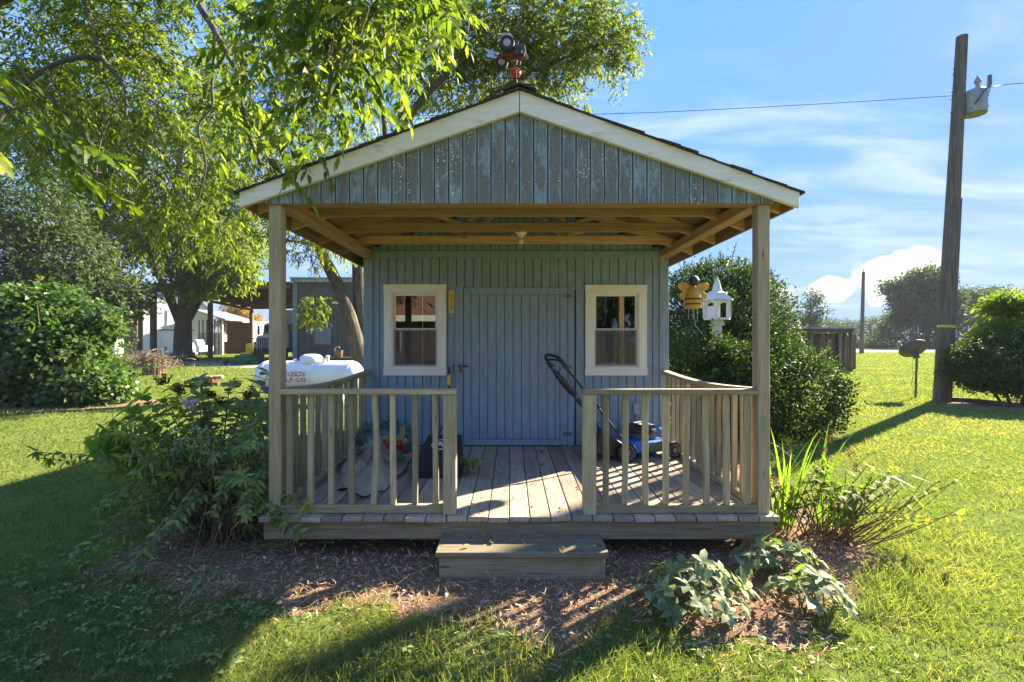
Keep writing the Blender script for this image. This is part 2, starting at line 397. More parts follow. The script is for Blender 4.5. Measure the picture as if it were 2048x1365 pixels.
def white_paint(name, base, dirt, amt, axis='x', lo=.52):
    t = MT(name); g = t.noise(t.obj(grain_scale(axis, 1.1, 20)), 2, 6, .7, .5)
    col = t.mix(t.sm(g, .3, .75), tuple(x*.86 for x in base), base)
    p_ = t.noise(t.obj(grain_scale(axis, 1.4, 7)), 1.5, 8, .72); col = t.mix(t.sm(p_, lo, lo+.16, 0, amt), col, dirt)
    sp_ = t.voro(t.obj(), 26); col = t.mix(t.sm(sp_, .09, .05, 0, .7), col, tuple(x*.4 for x in dirt))
    t.bump(g, .3, .003); return t.set(col, .6, 0, .35)
def leafmat(name, stops, trans=.42, rough=.5, tcol=(1.5, 1.9, .35), spec=.35):
    t = MT(name); at = t.n('ShaderNodeAttribute', attribute_name='rnd'); col = t.ramp(at.outputs['Fac'], stops)
    nz = t.noise(t.geo(), 55, 3, .6); hv = t.n('ShaderNodeHueSaturation'); t.l(col, hv.inputs['Color']); t.l(t.sm(nz, .3, .7, .78, 1.25), hv.inputs['Value']); col = hv.outputs[0]
    t.set(col, rough, 0, spec)
    tr = t.n('ShaderNodeBsdfTranslucent'); t.l(t.mix(1.0, col, tcol, 'MULTIPLY'), tr.inputs['Color'])
    mx = t.n('ShaderNodeMixShader'); mx.inputs[0].default_value = trans
    t.l(t.b.outputs[0], mx.inputs[1]); t.l(tr.outputs[0], mx.inputs[2]); t.l(mx.outputs[0], t.out.inputs[0]); return t.m
def barkmat(name, a, b, sc=9):
    t = MT(name); v = t.geo((1, 1, .28)); n = t.noise(v, sc, 8, .7, .8); v2 = t.voro(t.geo((1, 1, .22)), sc*1.5, 'F1')
    col = t.ramp(n, [(.3, a), (.7, b)]); col = t.mix(t.sm(t.noise(t.geo(), 1.6, 4), .55, .7, 0, .5), col, (.16, .17, .11))
    t.bump(t.math('ADD', n, t.math('MULTIPLY', v2, .7)), .9, .03); return t.set(col, .9, 0, .2)
BLUE, GABLE = blue_wall(), blue_gable()
GROOVE = plain('groove_shade_and_dirt', (.05, .065, .08), .9)  # dark blue backing: groove shade painted into the colour along with dirt
RAKE = white_paint('white_rake_paint_peeling', (.78, .73, .62), (.30, .25, .17), .8, 'x', .555)
TRIM_X = white_paint('window_trim_paint_x', (.81, .77, .68), (.50, .44, .33), .5, 'x', .62)
TRIM_Z = white_paint('window_trim_paint_z', (.81, .77, .68), (.50, .44, .33), .5, 'z', .62)
WHITE_OLD = white_paint('old_white_paint', (.62, .62, .59), (.20, .19, .15), .75, 'z', .52)
BARN_WHITE = white_paint('barn_white_paint', (.72, .73, .74), (.30, .29, .27), .5, 'x', .56)
BLACK = plain('black_plastic', (.018, .018, .02), .42, 0, .1)
DARKCLOTH = plain('black_cloth', (.02, .022, .026), .8, 0, .2, 40, .4)
RUBBER = plain('tyre_rubber', (.03, .03, .03), .8, 0, .2, 20)
STEEL = plain('galvanised_steel', (.42, .43, .44), .45, .7)
RUST = plain('rusty_iron', (.16, .085, .05), .75, .4, .3, 40)
BLUEPL = plain('blue_enamel', (.010, .15, .55), .35, 0, .08)
GREYPL = plain('grey_plastic', (.10, .105, .11), .45)
LIGHTGREY = plain('pale_grey_plastic', (.34, .35, .35), .5)
ENAMEL = plain('white_tank_enamel', (.80, .80, .80), .35, 0, .05, 3)
SHINGLE = plain('dark_asphalt_shingle', (.045, .043, .042), .95, 0, .35, 60, .8)
REDP = plain('red_paint', (.52, .035, .02), .35)
MAROON = plain('faded_maroon_paint', (.13, .045, .05), .6, 0, .25, 30)
YELLOW = plain('yellow_plastic', (.65, .48, .03), .5)
GREENP = plain('green_enamel', (.015, .10, .03), .4)
GALV = plain('tin_sheet', (.33, .34, .35), .5, .5, .2, 3)
CERAM = plain('cream_porcelain', (.72, .64, .44), .3)
DARKIN = plain('dark_interior', (.03, .028, .025), .9)
STONE = plain('concrete_block', (.28, .27, .25), .9, 0, .2, 12, .5)
BRICKC = plain('old_red_brick', (.30, .13, .085), .9, 0, .25, 14, .5)
def glassmat():
    t = MT('window_glass'); tr = t.n('ShaderNodeBsdfTransparent'); tr.inputs[0].default_value = (.80, .82, .80, 1)
    gl = t.n('ShaderNodeBsdfGlossy'); gl.inputs['Roughness'].default_value = .01; fr = t.n('ShaderNodeFresnel'); fr.inputs[0].default_value = 1.62
    mx = t.n('ShaderNodeMixShader'); t.l(t.math('ADD', fr.outputs[0], .02), mx.inputs[0]); t.l(tr.outputs[0], mx.inputs[1]); t.l(gl.outputs[0], mx.inputs[2]); t.l(mx.outputs[0], t.out.inputs[0]); return t.m
GLASS = glassmat()
def screenmat():
    t = MT('insect_screen'); tr = t.n('ShaderNodeBsdfTransparent'); df = t.n('ShaderNodeBsdfDiffuse'); df.inputs[0].default_value = (.16, .155, .14, 1)
    mx = t.n('ShaderNodeMixShader'); mx.inputs[0].default_value = .32; t.l(tr.outputs[0], mx.inputs[1]); t.l(df.outputs[0], mx.inputs[2]); t.l(mx.outputs[0], t.out.inputs[0]); return t.m
SCREEN = screenmat()
PECAN = leafmat('pecan_leaf', [(0, (.042, .066, .014)), (.5, (.080, .115, .022)), (.85, (.125, .16, .028)), (1, (.18, .19, .035))], .48, .55, (2.0, 2.3, .5), .2)
PECAN_FAR = leafmat('pecan_leaf_far', [(0, (.050, .078, .024)), (.5, (.088, .122, .034)), (.9, (.135, .165, .042)), (1, (.19, .18, .045))], .54, .65, (2.1, 2.2, .5), .12)
HOLLY = leafmat('holly_leaf', [(0, (.022, .046, .016)), (.6, (.048, .085, .030)), (1, (.10, .14, .055))], .2, .6, (2.0, 2.4, .5), .1)
VINE = leafmat('vine_leaf', [(0, (.032, .068, .016)), (.6, (.062, .115, .028)), (.93, (.10, .15, .04)), (1, (.20, .13, .03))], .30, .45, (2.0, 2.4, .5))
SHRUB = leafmat('shrub_leaf', [(0, (.10, .15, .05)), (.6, (.16, .215, .075)), (.95, (.22, .265, .10)), (1, (.32, .28, .05))], .36, .6, (1.9, 2.3, .6))
HELLE = leafmat('hellebore_leaf', [(0, (.085, .125, .06)), (.5, (.15, .195, .10)), (.8, (.25, .28, .16)), (1, (.24, .27, .06))], .3, .6, (1.9, 2.3, .5), .2)
PEONY = leafmat('peony_leaf', [(0, (.05, .09, .02)), (.5, (.11, .17, .035)), (.85, (.20, .22, .05)), (1, (.22, .12, .04))], .45, .65, (2.0, 2.2, .6), .2)
BLADE = leafmat('iris_blade', [(0, (.07, .14, .03)), (1, (.16, .24, .05))], .5, .4, (2.0, 2.2, .6))
FARLEAF = leafmat('far_tree_leaf', [(0, (.026, .046, .018)), (.6, (.048, .078, .028)), (1, (.095, .125, .04))], .3, .7, (1.8, 2.1, .6))
AUTUMN = leafmat('autumn_leaf', [(0, (.16, .12, .02)), (1, (.34, .22, .03))], .4, .6, (1.8, 1.5, .5))
SPRUCE = leafmat('spruce_needle', [(0, (.035, .10, .09)), (1, (.10, .21, .18))], .1, .5)
PETAL_R = leafmat('red_petal', [(0, (.35, .04, .03)), (1, (.50, .12, .06))], .25, .6, (1.3, 1.1, 1))
PETAL_Y = leafmat('yellow_petal', [(0, (.55, .42, .05)), (1, (.65, .55, .12))], .25, .6, (1.2, 1.1, 1))
PETAL_L = leafmat('lilac_petal', [(0, (.42, .36, .45)), (1, (.62, .58, .62))], .25, .7, (1.1, 1.1, 1.1))
PETAL_B = leafmat('blue_petal', [(0, (.12, .16, .45)), (1, (.25, .30, .60))], .25, .7, (1.1, 1.1, 1.1))
DRYHEAD = leafmat('dry_flower', [(0, (.10, .05, .025)), (1, (.22, .11, .05))], .2, .8, (1.3, 1.1, .8))
GRASS = leafmat('grass_blade', [(0, (.078, .112, .038)), (.45, (.115, .155, .050)), (.85, (.155, .188, .060)), (1, (.26, .235, .12))], .42, .7, (1.8, 1.95, .6), .08)
LITTER = leafmat('pine_straw', [(0, (.22, .115, .06)), (.5, (.48, .29, .165)), (.9, (.64, .43, .27)), (1, (.70, .57, .41))], .12, .8, (1.2, 1.1, 1))
FALLEN = leafmat('fallen_leaf', [(0, (.12, .05, .025)), (.5, (.24, .12, .05)), (1, (.42, .34, .12))], .2, .7, (1.2, 1.1, .8))
BARK = barkmat('pecan_bark', (.045, .036, .026), (.14, .115, .085))
TWIG = plain('twig_bark', (.12, .095, .06), .85, 0, .25, 30)
STEM = plain('brown_stem', (.20, .115, .05), .8, 0, .25, 30)
STEMG = plain('green_stem', (.12, .14, .05), .7, 0, .2, 30)
# ================================================================ ground
XL, XR, X0 = -1.771, 1.893, .061
FB = sorted([tuple(G(px, py))[:2] for px, py in ((250,1150),(330,1180),(480,1210),(620,1222),(760,1212),(900,1240),(1040,1275),(1140,1300),(1240,1235),(1310,1215),(1400,1290),(1500,1300),(1600,1275),(1700,1190),(1790,1110))])
FBX = [p[0] for p in FB]; FBY = [p[1] for p in FB]
def wob(x, y): return .05*np.sin(9.1*x+1.3*y)+.04*np.sin(17*x-11*y+1)+.03*np.sin(31*x+23*y)
def mulch_mask(x, y):
    yf = np.interp(x, FBX, FBY)+wob(x, y)
    m = (y > yf) & (y < 5.2) & (x > -2.9) & (x < 2.75+wob(y, x))
    side = (y >= 3.4) & (y < 7.4+wob(x, y)) & (x > 1.6) & (x < 2.4+.33*(y-3.4)+wob(y, x))
    return m | side
def lawn_mat():
    t = MT('mown_lawn'); v = t.geo(); a = t.noise(v, .35, 5, .6); b = t.noise(v, 3.5, 6, .65); c = t.noise(t.geo((60, 25, 1)), 1, 4, .7)
    col = t.ramp(c, [(.25, (.075, .105, .026)), (.55, (.125, .165, .040)), (.8, (.175, .21, .055))])
    f = t.math('ADD', t.math('MULTIPLY', a, .65), t.math('MULTIPLY', b, .35))
    col = t.mix(t.sm(f, .50, .64, 0, .6), col, (.21, .175, .085))
    st = t.noise(t.geo((.03, 1.1, 1)), 1.3, 3, .6); col = t.mix(t.sm(st, .45, .65, 0, .30), col, (.10, .13, .02))
    t.bump(t.math('ADD', c, b), .5, .03); return t.set(col, .95, 0, .0)
LAWN = lawn_mat()
def grid_sheet(name, x0, x1, y0, y1, z, mat, nx, ny, fn=None):
    mb = MB()
    for j in range(ny+1):
        for i in range(nx+1):
            x = x0+(x1-x0)*i/nx; y = y0+(y1-y0)*j/ny; mb.v.append((x, y, z+(fn(x, y) if fn else 0)))
    for j in range(ny):
        for i in range(nx):
            a = j*(nx+1)+i; mb.f.append((a, a+1, a+nx+2, a+nx+1)); mb.mi.append(0)
    return mb.build(name, mat)
tag(grid_sheet('ground', -900, 900, -300, 1800, 0, LAWN, 12, 12), kind='structure')
def mulch_mat():
    t = MT('mulch_soil'); v = t.geo(); a = t.noise(v, 70, 8, .7); b = t.noise(v, 3, 5, .6)
    col = t.ramp(a, [(.28, (.13, .075, .043)), (.5, (.27, .165, .095)), (.75, (.42, .27, .17))]); col = t.mix(t.sm(b, .48, .65, 0, .6), col, (.20, .175, .15))
    t.bump(a, 1, .03); return t.set(col, .95, 0, .1)
def sheet_from_mask(name, mask, x0, x1, y0, y1, s, z, mat):
    nx, ny = int((x1-x0)/s), int((y1-y0)/s); mb = MB(); ids = {}
    def vid(i, j):
        if (i, j) not in ids: ids[i, j] = len(mb.v); mb.v.append((x0+i*s, y0+j*s, z))
        return ids[i, j]
    X, Y = np.meshgrid(x0+(np.arange(nx)+.5)*s, y0+(np.arange(ny)+.5)*s); M = mask(X, Y)
    for j in range(ny):
        for i in range(nx):
            if M[j, i]: mb.f.append((vid(i, j), vid(i+1, j), vid(i+1, j+1), vid(i, j+1))); mb.mi.append(0)
    return mb.build(name, mat)
MULCH = mulch_mat()
tag(sheet_from_mask('mulch_bed', mulch_mask, -3, 4.2, 2.0, 8, .06, .006, MULCH), kind='structure')
# bare soil under the far shrubs
def blob_mask(cx, cy, rx, ry): return lambda x, y: ((x-cx)/rx)**2+((y-cy)/ry)**2+4*wob(x, y)*.3 < 1
tag(sheet_from_mask('soil_patch', blob_mask(13.0, 11.4, 2.6, 1.0), 10, 16, 10, 13, .15, .006, MULCH), kind='structure')
tag(sheet_from_mask('soil_patch', blob_mask(-12.3, 11.8, 3.6, 1.3), -17, -8, 10, 14, .15, .006, MULCH), kind='structure')
def gravel_mat():
    t = MT('pale_gravel'); a = t.noise(t.geo((14, 14, 1)), 1, 6, .7); t.bump(a, .8, .03); return t.set(t.ramp(a, [(.3, (.22, .20, .17)), (.7, (.48, .45, .40))]), .95, 0, .1)
GRAVEL = gravel_mat()
mb = MB(); pl = [G(330, 727), G(420, 733.5), G(500, 737), G(600, 738), G(600, 725), G(500, 722.5), G(430, 722.5), G(380, 723.5)]
mb.add([(p.x, p.y, .008) for p in pl], [tuple(range(len(pl)))]); tag(mb.build('gravel_drive', GRAVEL), kind='structure')
def field_mat():
    t = MT('dry_field'); a = t.noise(t.geo((.03, .25, 1)), 3, 6, .65); t.bump(a, .6, .2); return t.set(t.ramp(a, [(.3, (.16, .115, .07)), (.55, (.27, .21, .12)), (.75, (.23, .22, .07))]), .95, 0, .1)
mb = MB(); tag(grid_sheet('field', -500, 600, 66, 108, .012, field_mat(), 4, 4), kind='structure')
# grass blades (density falls with distance)
def make_grass():
    lv = Leaves()
    n = 330000; Y = np.exp(rng.uniform(np.log(1.75), np.log(62), n)); X = rng.uniform(-1, 1, n)*(1.14*Y+.5)
    m = mulch_mask(X, Y)
    under = (X > XL-.02) & (X < XR+.02) & (Y > 3.42) & (Y < 9.4); step = (X > -.5) & (X < .65) & (Y > 3.1) & (Y < 3.5)
    shr = (X < -1.9) & (X > -3.3) & (Y > 3.3) & (Y < 5)
    holly = ((X-4.4)/1.6)**2+((Y-8.4)/1.2)**2 < 1
    vb = ((X+12.5)/3.4)**2+((Y-12.4)/1.3)**2 < 1; rb = ((X-13.2)/2.3)**2+((Y-11.7)/1.0)**2 < 1
    edge = mulch_mask(X, Y-.12)
    keep = ~(m & (rng.random(n) > .035)) & ~under & ~step & ~(shr & (rng.random(n) > .3)) & ~holly & ~vb & ~rb & ~(edge & (rng.random(n) > .55))
    thin = (np.sin(2.3*X+1.1*Y)+np.sin(3.9*X-2.7*Y+2)+np.sin(-1.3*X+4.4*Y+1)+.8*np.sin(8.1*X+6.3*Y))/3.8
    keep &= ~((thin > .38) & (rng.random(n) > .4))
    X, Y = X[keep], Y[keep]; n = len(X)
    patch = .5+.25*np.sin(1.7*X+.6*Y+.5)+.22*np.sin(.9*X-2.3*Y+1)+.18*np.sin(5.1*X+3.7*Y)+.15*np.sin(-7*X+9*Y)
    dry = np.exp(-(((X-8.0)/3.2)**2+((Y-9.6)/1.3)**2))+.6*np.exp(-(((X-7)/2)**2+((Y-6.7)/.6)**2))
    Lb = (.034+.035*rng.random(n))*(.75+.5*np.clip(patch, 0, 1))*(1+.55*(X < .8)*(Y < 3.4))*(1-.35*np.clip(dry, 0, 1))*np.minimum(1+.03*Y, 1.5)
    tuft = np.exp(-(((X-2.25)/.4)**2+((Y-3.05)/.35)**2)); Lb = Lb*(1+1.9*tuft)
    d = np.stack([rng.normal(size=n)*.6, rng.normal(size=n)*.6, .32+.6*rng.random(n)], 1)
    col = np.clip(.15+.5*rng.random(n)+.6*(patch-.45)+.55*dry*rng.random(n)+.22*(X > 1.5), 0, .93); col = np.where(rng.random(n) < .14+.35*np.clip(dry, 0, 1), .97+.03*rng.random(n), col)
    w = np.maximum(.0042, .00135*Y)*(.7+.6*rng.random(n))
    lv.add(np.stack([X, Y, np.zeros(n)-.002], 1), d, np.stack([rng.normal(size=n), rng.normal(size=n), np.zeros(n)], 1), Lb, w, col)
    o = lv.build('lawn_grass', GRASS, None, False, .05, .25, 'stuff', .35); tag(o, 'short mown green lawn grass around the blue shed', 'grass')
make_grass()
def make_clover():
    lv = Leaves()
    for x0, x1, y0, y1, n in ((-3.6, -1.3, 2.2, 3.6, 420), (-4, 2, 2.0, 3.2, 160)):
        X = rng.uniform(x0, x1, n); Y = rng.uniform(y0, y1, n); k = ~((X > XL-.05) & (X < XR+.05) & (Y > 3.05)); X, Y = X[k], Y[k]; n2 = len(X)
        z = .02+.05*rng.random(n2); a = rng.random(n2)*6.28; c0 = rng.random(n2)
        for q in range(3):
            t = a+q*2.094; lv.add(np.stack([X, Y, z], 1), np.stack([np.cos(t), np.sin(t), .15*rng.normal(size=n2)], 1), np.array([0, 0, 1.0])+.3*rng.normal(size=(n2, 3)), .016+.022*c0, .014+.016*c0, np.clip(c0+.1*rng.normal(size=n2), 0, .94))
    tag(lv.build('clover', SHRUB, None, False, .1, .2, 'stuff', .6), 'low clover and small weeds growing among the lawn grass', 'weeds')
make_clover()
# pine straw and bark bits on the bed
def make_litter():
    lv = Leaves(); n = 66000; X = rng.uniform(-2.9, 4, n); Y = rng.uniform(2.0, 6.5, n)
    k = (mulch_mask(X, Y) | (mulch_mask(X, Y+.13) & (rng.random(n) < .5)) | (mulch_mask(X, Y+.3) & (rng.random(n) < .18))) & ~((X > XL+.1) & (X < XR-.1) & (Y > 3.75)) & (rng.random(n) < np.where(Y > 4, .5, 1)) & ~((X > -.49) & (X < .635) & (Y > 3.14) & (Y < 3.45))
    X, Y = X[k], Y[k]; n = len(X); big = rng.random(n) < .08
    d = np.stack([rng.normal(size=n), rng.normal(size=n), .28*rng.normal(size=n)+.10], 1)
    L = np.where(big, .02+.03*rng.random(n), .03+.075*rng.random(n)); w = np.where(big, .012+.016*rng.random(n), .0024+.0030*rng.random(n))
    lv.add(np.stack([X, Y, .010+.022*rng.random(n)], 1), d, np.array([0, 0, 1.0])+.4*rng.normal(size=(n, 3)), L, w)
    n = 500; X = rng.uniform(-.42, .45, n); Y = 3.41-.13*rng.random(n)**2
    lv.add(np.stack([X, Y, .196+.006*rng.random(n)], 1), np.stack([rng.normal(size=n), .3*rng.normal(size=n), .08*rng.normal(size=n)], 1), np.array([0, 0, 1.0])+.3*rng.normal(size=(n, 3)), .03+.04*rng.random(n), .002+.001*rng.random(n))
    o = lv.build('pine_straw', LITTER, None, False, .1, .1, 'stuff'); tag(o, 'brown pine straw and bark bits covering the bed before the porch', 'mulch')
make_litter()
# ================================================================ the blue shed with its porch
shed = thing('shed', 'small blue wooden shed with gabled front porch and railings', 'shed', (X0, 6.4, 0))
YP, YW, ZD = 3.45, 5.70, .325
HALF = 2.01
def zr(x): return 3.40-.365*abs(x-X0)
# deck
deck = MB().box(XL+.03, XR-.03, 3.47, YW, .20, .284).build('deck', wood('skirt', 'x'), shed)
nb = 25; pitch = (XR+.045-(XL-.045))/nb
for i in range(nb):
    x = XL-.045+i*pitch; jit = R.uniform(-.012, .008)
    board('deck_board', x+.0035, x+pitch-.0035, 3.395+jit, YW-.012, ZD-.036+R.uniform(-.002, .002), ZD+R.uniform(-.0025, .0025), wood('deck', 'y'), deck, .004)
MB().box(XL-.026, XR+.008, 3.43, 3.468, .150, .286).build('skirt_board', wood('skirt', 'x'), shed, .004)
for x in (XL, XR-.038): board('skirt_board', x, x+.038, 3.469, 9.3, .150, .284, wood('skirt', 'y'), shed)
for x in (XL+.06, X0-.05, XR-.16):
    for y in ((3.55 if x > 1 else 3.95), 5.6, 9.0): MB().box(x, x+.1, y, y+.1, -.05, .199).build('footing_block', wood('skirt', 'z'), shed)
# posts
for x in (XL, XR-.089):
    MB().box(x, x+.089, YP, YP+.089, ZD, 2.586).build('post', wood('post', 'z'), shed, .005)
# railings
def railing(x0, x1, xn, xs):
    r = MB().box(x0, x1, 3.425, 3.515, 1.200, 1.238).build('front_railing', wood('rail', 'x'), shed, .006)
    board('newel_post', xn, xn+.093, 3.428, 3.517, ZD, 1.199, wood('rail', 'z'), r, .006)
    a, b = (xn+.095, x1) if xs > 0 else (x0, xn-.002)
    board('bottom_rail', a, b, 3.455, 3.505, ZD+.004, .388, wood('rail', 'x'), r, .004)
    return r
rl = railing(XL+.0895, -.399, -.494, -1); rr = railing(.528, XR-.0895, .528, 1)
def baluster(parent, x, y, z0, z1, tilt=(0, 0), bow=0):
    mb = MB(); w = .0195; pts = []
    for k in range(5):
        t = k/4; pts.append((x+tilt[0]*t+bow*math.sin(math.pi*t), y+tilt[1]*t, z0+(z1-z0)*t))
    for k, p in enumerate(pts): mb.v += [(p[0]-w, p[1]-w, p[2]), (p[0]+w, p[1]-w, p[2]), (p[0]+w, p[1]+w, p[2]), (p[0]-w, p[1]+w, p[2])]
    for k in range(4):
        for q in range(4): mb.f.append((k*4+q, k*4+(q+1) % 4, k*4+4+(q+1) % 4, k*4+4+q)); mb.mi.append(0)
    mb.f += [(3, 2, 1, 0), (16, 17, 18, 19)]; mb.mi += [0, 0]
    return mb.build('baluster', wood('rail', 'z'), parent, .003)
for px in (580, 622, 663, 704, 747, 787, 830, 872):
    baluster(rl, (px-CX)*3.48/F, 3.482, .3885, 1.1995, (R.uniform(-.008, .008), 0), .02 if px == 747 else R.uniform(-.003, .004))
for px in (1211, 1249, 1291, 1331, 1372, 1413, 1453, 1493):
    baluster(rr, (px-CX)*3.48/F, 3.482, .3885, 1.1995, (R.uniform(-.008, .008), 0), R.uniform(-.004, .004))
for xs, xc in ((-1, XL+.045), (1, XR-.045)):
    pts = [Vector((xc, 3.54+(YW-.004-3.54)*t/12, 1.222-.042*math.sin(math.pi*min(1, (t/12)*1.0))**1.0)) for t in range(13)]
    mb = MB()
    for p in pts: mb.v += [(p.x-.043, p.y, p.z-.019), (p.x+.043, p.y, p.z-.019), (p.x+.043, p.y, p.z+.019), (p.x-.043, p.y, p.z+.019)]
    for k in range(12):
        for q in range(4): mb.f.append((k*4+q, k*4+(q+1) % 4, k*4+4+(q+1) % 4, k*4+4+q)); mb.mi.append(0)
    mb.f += [(3, 2, 1, 0), (48, 49, 50, 51)]; mb.mi += [0, 0]
    sr = mb.build('side_railing', wood('rail', 'y'), shed, .004)
    board('bottom_rail', xc-.025, xc+.025, 3.54, YW-.014, ZD+.004, .385, wood('rail', 'y'), sr)
    for k in range(14):
        y = 3.62+k*.149; t = (y-3.54)/(YW-.004-3.54); z1 = 1.2005-.042*math.sin(math.pi*t)
        if t < .97: baluster(sr, xc, y, .3855, z1, (R.uniform(-.006, .006), R.uniform(-.01, .01)), R.uniform(-.006, .006))
# front gable
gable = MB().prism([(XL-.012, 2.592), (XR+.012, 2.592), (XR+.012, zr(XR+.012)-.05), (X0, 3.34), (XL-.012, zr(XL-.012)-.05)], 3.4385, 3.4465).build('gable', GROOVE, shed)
GP = .1028; k0 = X0-18*GP-.0
for i in range(37):
    a = max(k0+i*GP+.0045, XL-.018); b = min(k0+(i+1)*GP-.0045, XR+.018)
    if b-a < .02: continue
    poly = [(a, 2.588), (b, 2.588)]; poly += [(b, zr(b)-.06)]
    if a < X0 < b: poly += [(X0, 3.33)]
    poly += [(a, zr(a)-.06)]
    if poly[2][1] < 2.6: continue
    MB().prism(poly, 3.426, 3.4375).build('siding_board', GABLE, gable, .002)
# rake boards
for s in (-1, 1):
    e = X0+s*HALF; g = .0025*s
    poly = [(X0+g, 3.40), (e, 3.40-.365*HALF), (e, 2.548), (X0+g, 3.236)]
    MB().prism(poly, 3.388, 3.4245).build('rake_board', RAKE, shed, .003)
# roof: sheathing, shingle courses, rafters, joists
roof = thing('roof', None, None, (X0, 6.4, 3.0)); roof.parent = shed; roof.location = (0, 0, 3.0)
YB = 9.45
for s in (-1, 1):
    e = HALF-.004
    mb = MB(); pts = [(X0, 3.382), (X0+s*e, 3.382-.365*e)]
    mb.prism([pts[0], pts[1], (pts[1][0], pts[1][1]-.014), (pts[0][0], pts[0][1]-.014)], 3.4265, YB).build('roof_sheathing', wood('ply', 'y'), roof)
    nc = 16; L = (HALF+.03)
    for k in range(nc):                 # each course a long strip with a ragged front end
        u1 = L-k*L/nc; u0 = max(0, u1-L/nc-.02); f = R.uniform(-.014, .010)
        za = 3.385-.365*u1; zb = 3.385-.365*u0; sag = R.uniform(-.003, .004); ns = 14; m2 = MB()
        for q in range(ns+1):
            y = 3.372+f+(YB+.03-3.372-f)*(q/ns)**2.2; w_ = sag*math.cos(q*2.1)+R.uniform(-.003, .003)
            m2.v += [(X0+s*u1, y, za+.004+w_*.3), (X0+s*u1, y, za+.020+w_), (X0+s*u0, y, zb+.014+w_*.5), (X0+s*u0, y, zb+.002)]
        for q in range(ns):
            for c in range(4): m2.f.append((q*4+c, q*4+(c+1) % 4, q*4+4+(c+1) % 4, q*4+4+c)); m2.mi.append(0)
        m2.f += [(3, 2, 1, 0), (ns*4, ns*4+1, ns*4+2, ns*4+3)]; m2.mi += [0, 0]
        m2.build('shingle_course', SHINGLE, roof)
mb = MB().prism([(X0-.12, 3.375), (X0, 3.42), (X0+.12, 3.375), (X0+.12, 3.389), (X0, 3.434), (X0-.12, 3.389)], 3.362, YB+.03); mb.build('ridge_cap', SHINGLE, roof)
frame = thing('roof_frame', None, None, (X0, 4.4, 2.7)); frame.parent = shed; frame.location = (0, 4.4-6.4, 2.7)
for i, y in enumerate((3.575, 4.12, 4.71, 5.29)):
    board('ceiling_joist', XL+.005, XR-.005, y-.019, y+.019, 2.6765, 2.7655, wood('truss', 'x'), frame, .003)
    for s in (-1, 1):
        e = HALF-.03; z = lambda u: 3.366-.365*u
        MB().prism([(X0+s*.002, z(.002)), (X0+s*e, z(e)), (X0+s*e, z(e)-.095), (X0+s*.002, z(.002)-.095)], y-.017, y+.017).build('rafter', wood('truss', 'x'), frame)
        MB().bar((X0+s*.55, y+.036, 2.745), (X0+s*1.02, y+.036, z(1.02)-.06), .034, .085, (0, 1, 0)).build('web', wood('truss', 'x'), frame)
        MB().bar((X0+s*.50, y+.036, 2.745), (X0+s*.03, y+.036, z(.03)-.08), .034, .085, (0, 1, 0)).build('web', wood('truss', 'x'), frame)
for x in (XL, XR-.108): board('side_beam', x, x+.108, 3.5405, YW-.002, 2.587, 2.676, wood('truss', 'y'), frame, .004)
board('header_beam', XL+.002, XR-.002, 3.4475, 3.5395, 2.5875, 2.674, wood('truss', 'x'), frame, .004)
for s in (-1, 1):     # dark soffit boards at the eaves
    e = X0+s*(HALF-.02); MB().prism([(e, 3.366-.365*(HALF-.02)), (e, 2.548), (e-s*.022, 2.548), (e-s*.022, 3.366-.365*(HALF-.042))], 3.426, YB).build('fascia', wood('ply', 'y'), roof)
# front wall with openings
def px2(x, y): p = P(x, y, YW); return p.x, p.z
WIN = [(768.5, 892.5, 570, 752), (1170.5, 1293, 571, 752)]
wins = [(px2(a, d)[0], px2(b, d)[0], px2(a, d)[1], px2(a, c)[1]) for a, b, c, d in WIN]   # x0,x1,z0,z1 (outer trim)
wall = thing('front_wall', None, None, (X0, YW, 1.5)); wall.parent = shed; wall.location = (0, YW-6.4, 1.5)
mb = MB(); ZT = 2.70; ys = (YW+.012, YW+.03)
xs_ = [XL+.01, wins[0][0]+.06, wins[0][1]-.06, wins[1][0]+.06, wins[1][1]-.06, XR-.01]
for i in (0, 2, 4): mb.box(xs_[i], xs_[i+1], *ys, ZD-.03, ZT)
for i, w in ((1, wins[0]), (3, wins[1])):
    mb.box(xs_[i], xs_[i+1], *ys, ZD-.03, w[2]+.06); mb.box(xs_[i], xs_[i+1], *ys, w[3]-.06, ZT)
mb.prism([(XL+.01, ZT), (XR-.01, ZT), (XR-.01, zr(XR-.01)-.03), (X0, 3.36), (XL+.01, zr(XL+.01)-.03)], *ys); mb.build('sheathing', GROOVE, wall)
DX0, DX1, DZ1 = px2(911, 0)[0], px2(1148, 0)[0], px2(0, 575)[1]
for i in range(37):
    a = max(k0+i*GP+.004, XL+.012); b = min(k0+(i+1)*GP-.004, XR-.012); c = (a+b)/2
    if b-a < .02: continue
    top = min(zr(a), zr(b))-.04; spans = [(ZD+.006, top)]
    for w in wins:
        if w[0]+.05 < c < w[1]-.05: spans = [(ZD+.006, w[2]+.05), (w[3]-.05, top)]
    if DX0+.02 < c < DX1-.02: spans = [(DZ1-.03, top)]
    for z0, z1 in spans:
        if z1-z0 > .03: MB().box(a, b, YW, YW+.0115, z0, z1).build('siding_board', BLUE, wall, .002)
for x in (XL-.004, XR-.105): board('corner_board', x, x+.109, YW-.020, YW-.001, ZD+.004, 2.585, BLUE, wall)
board('trim_band', XL+.110, XR-.110, YW-.026, YW-.001, 2.587, 2.675, BLUE, wall)
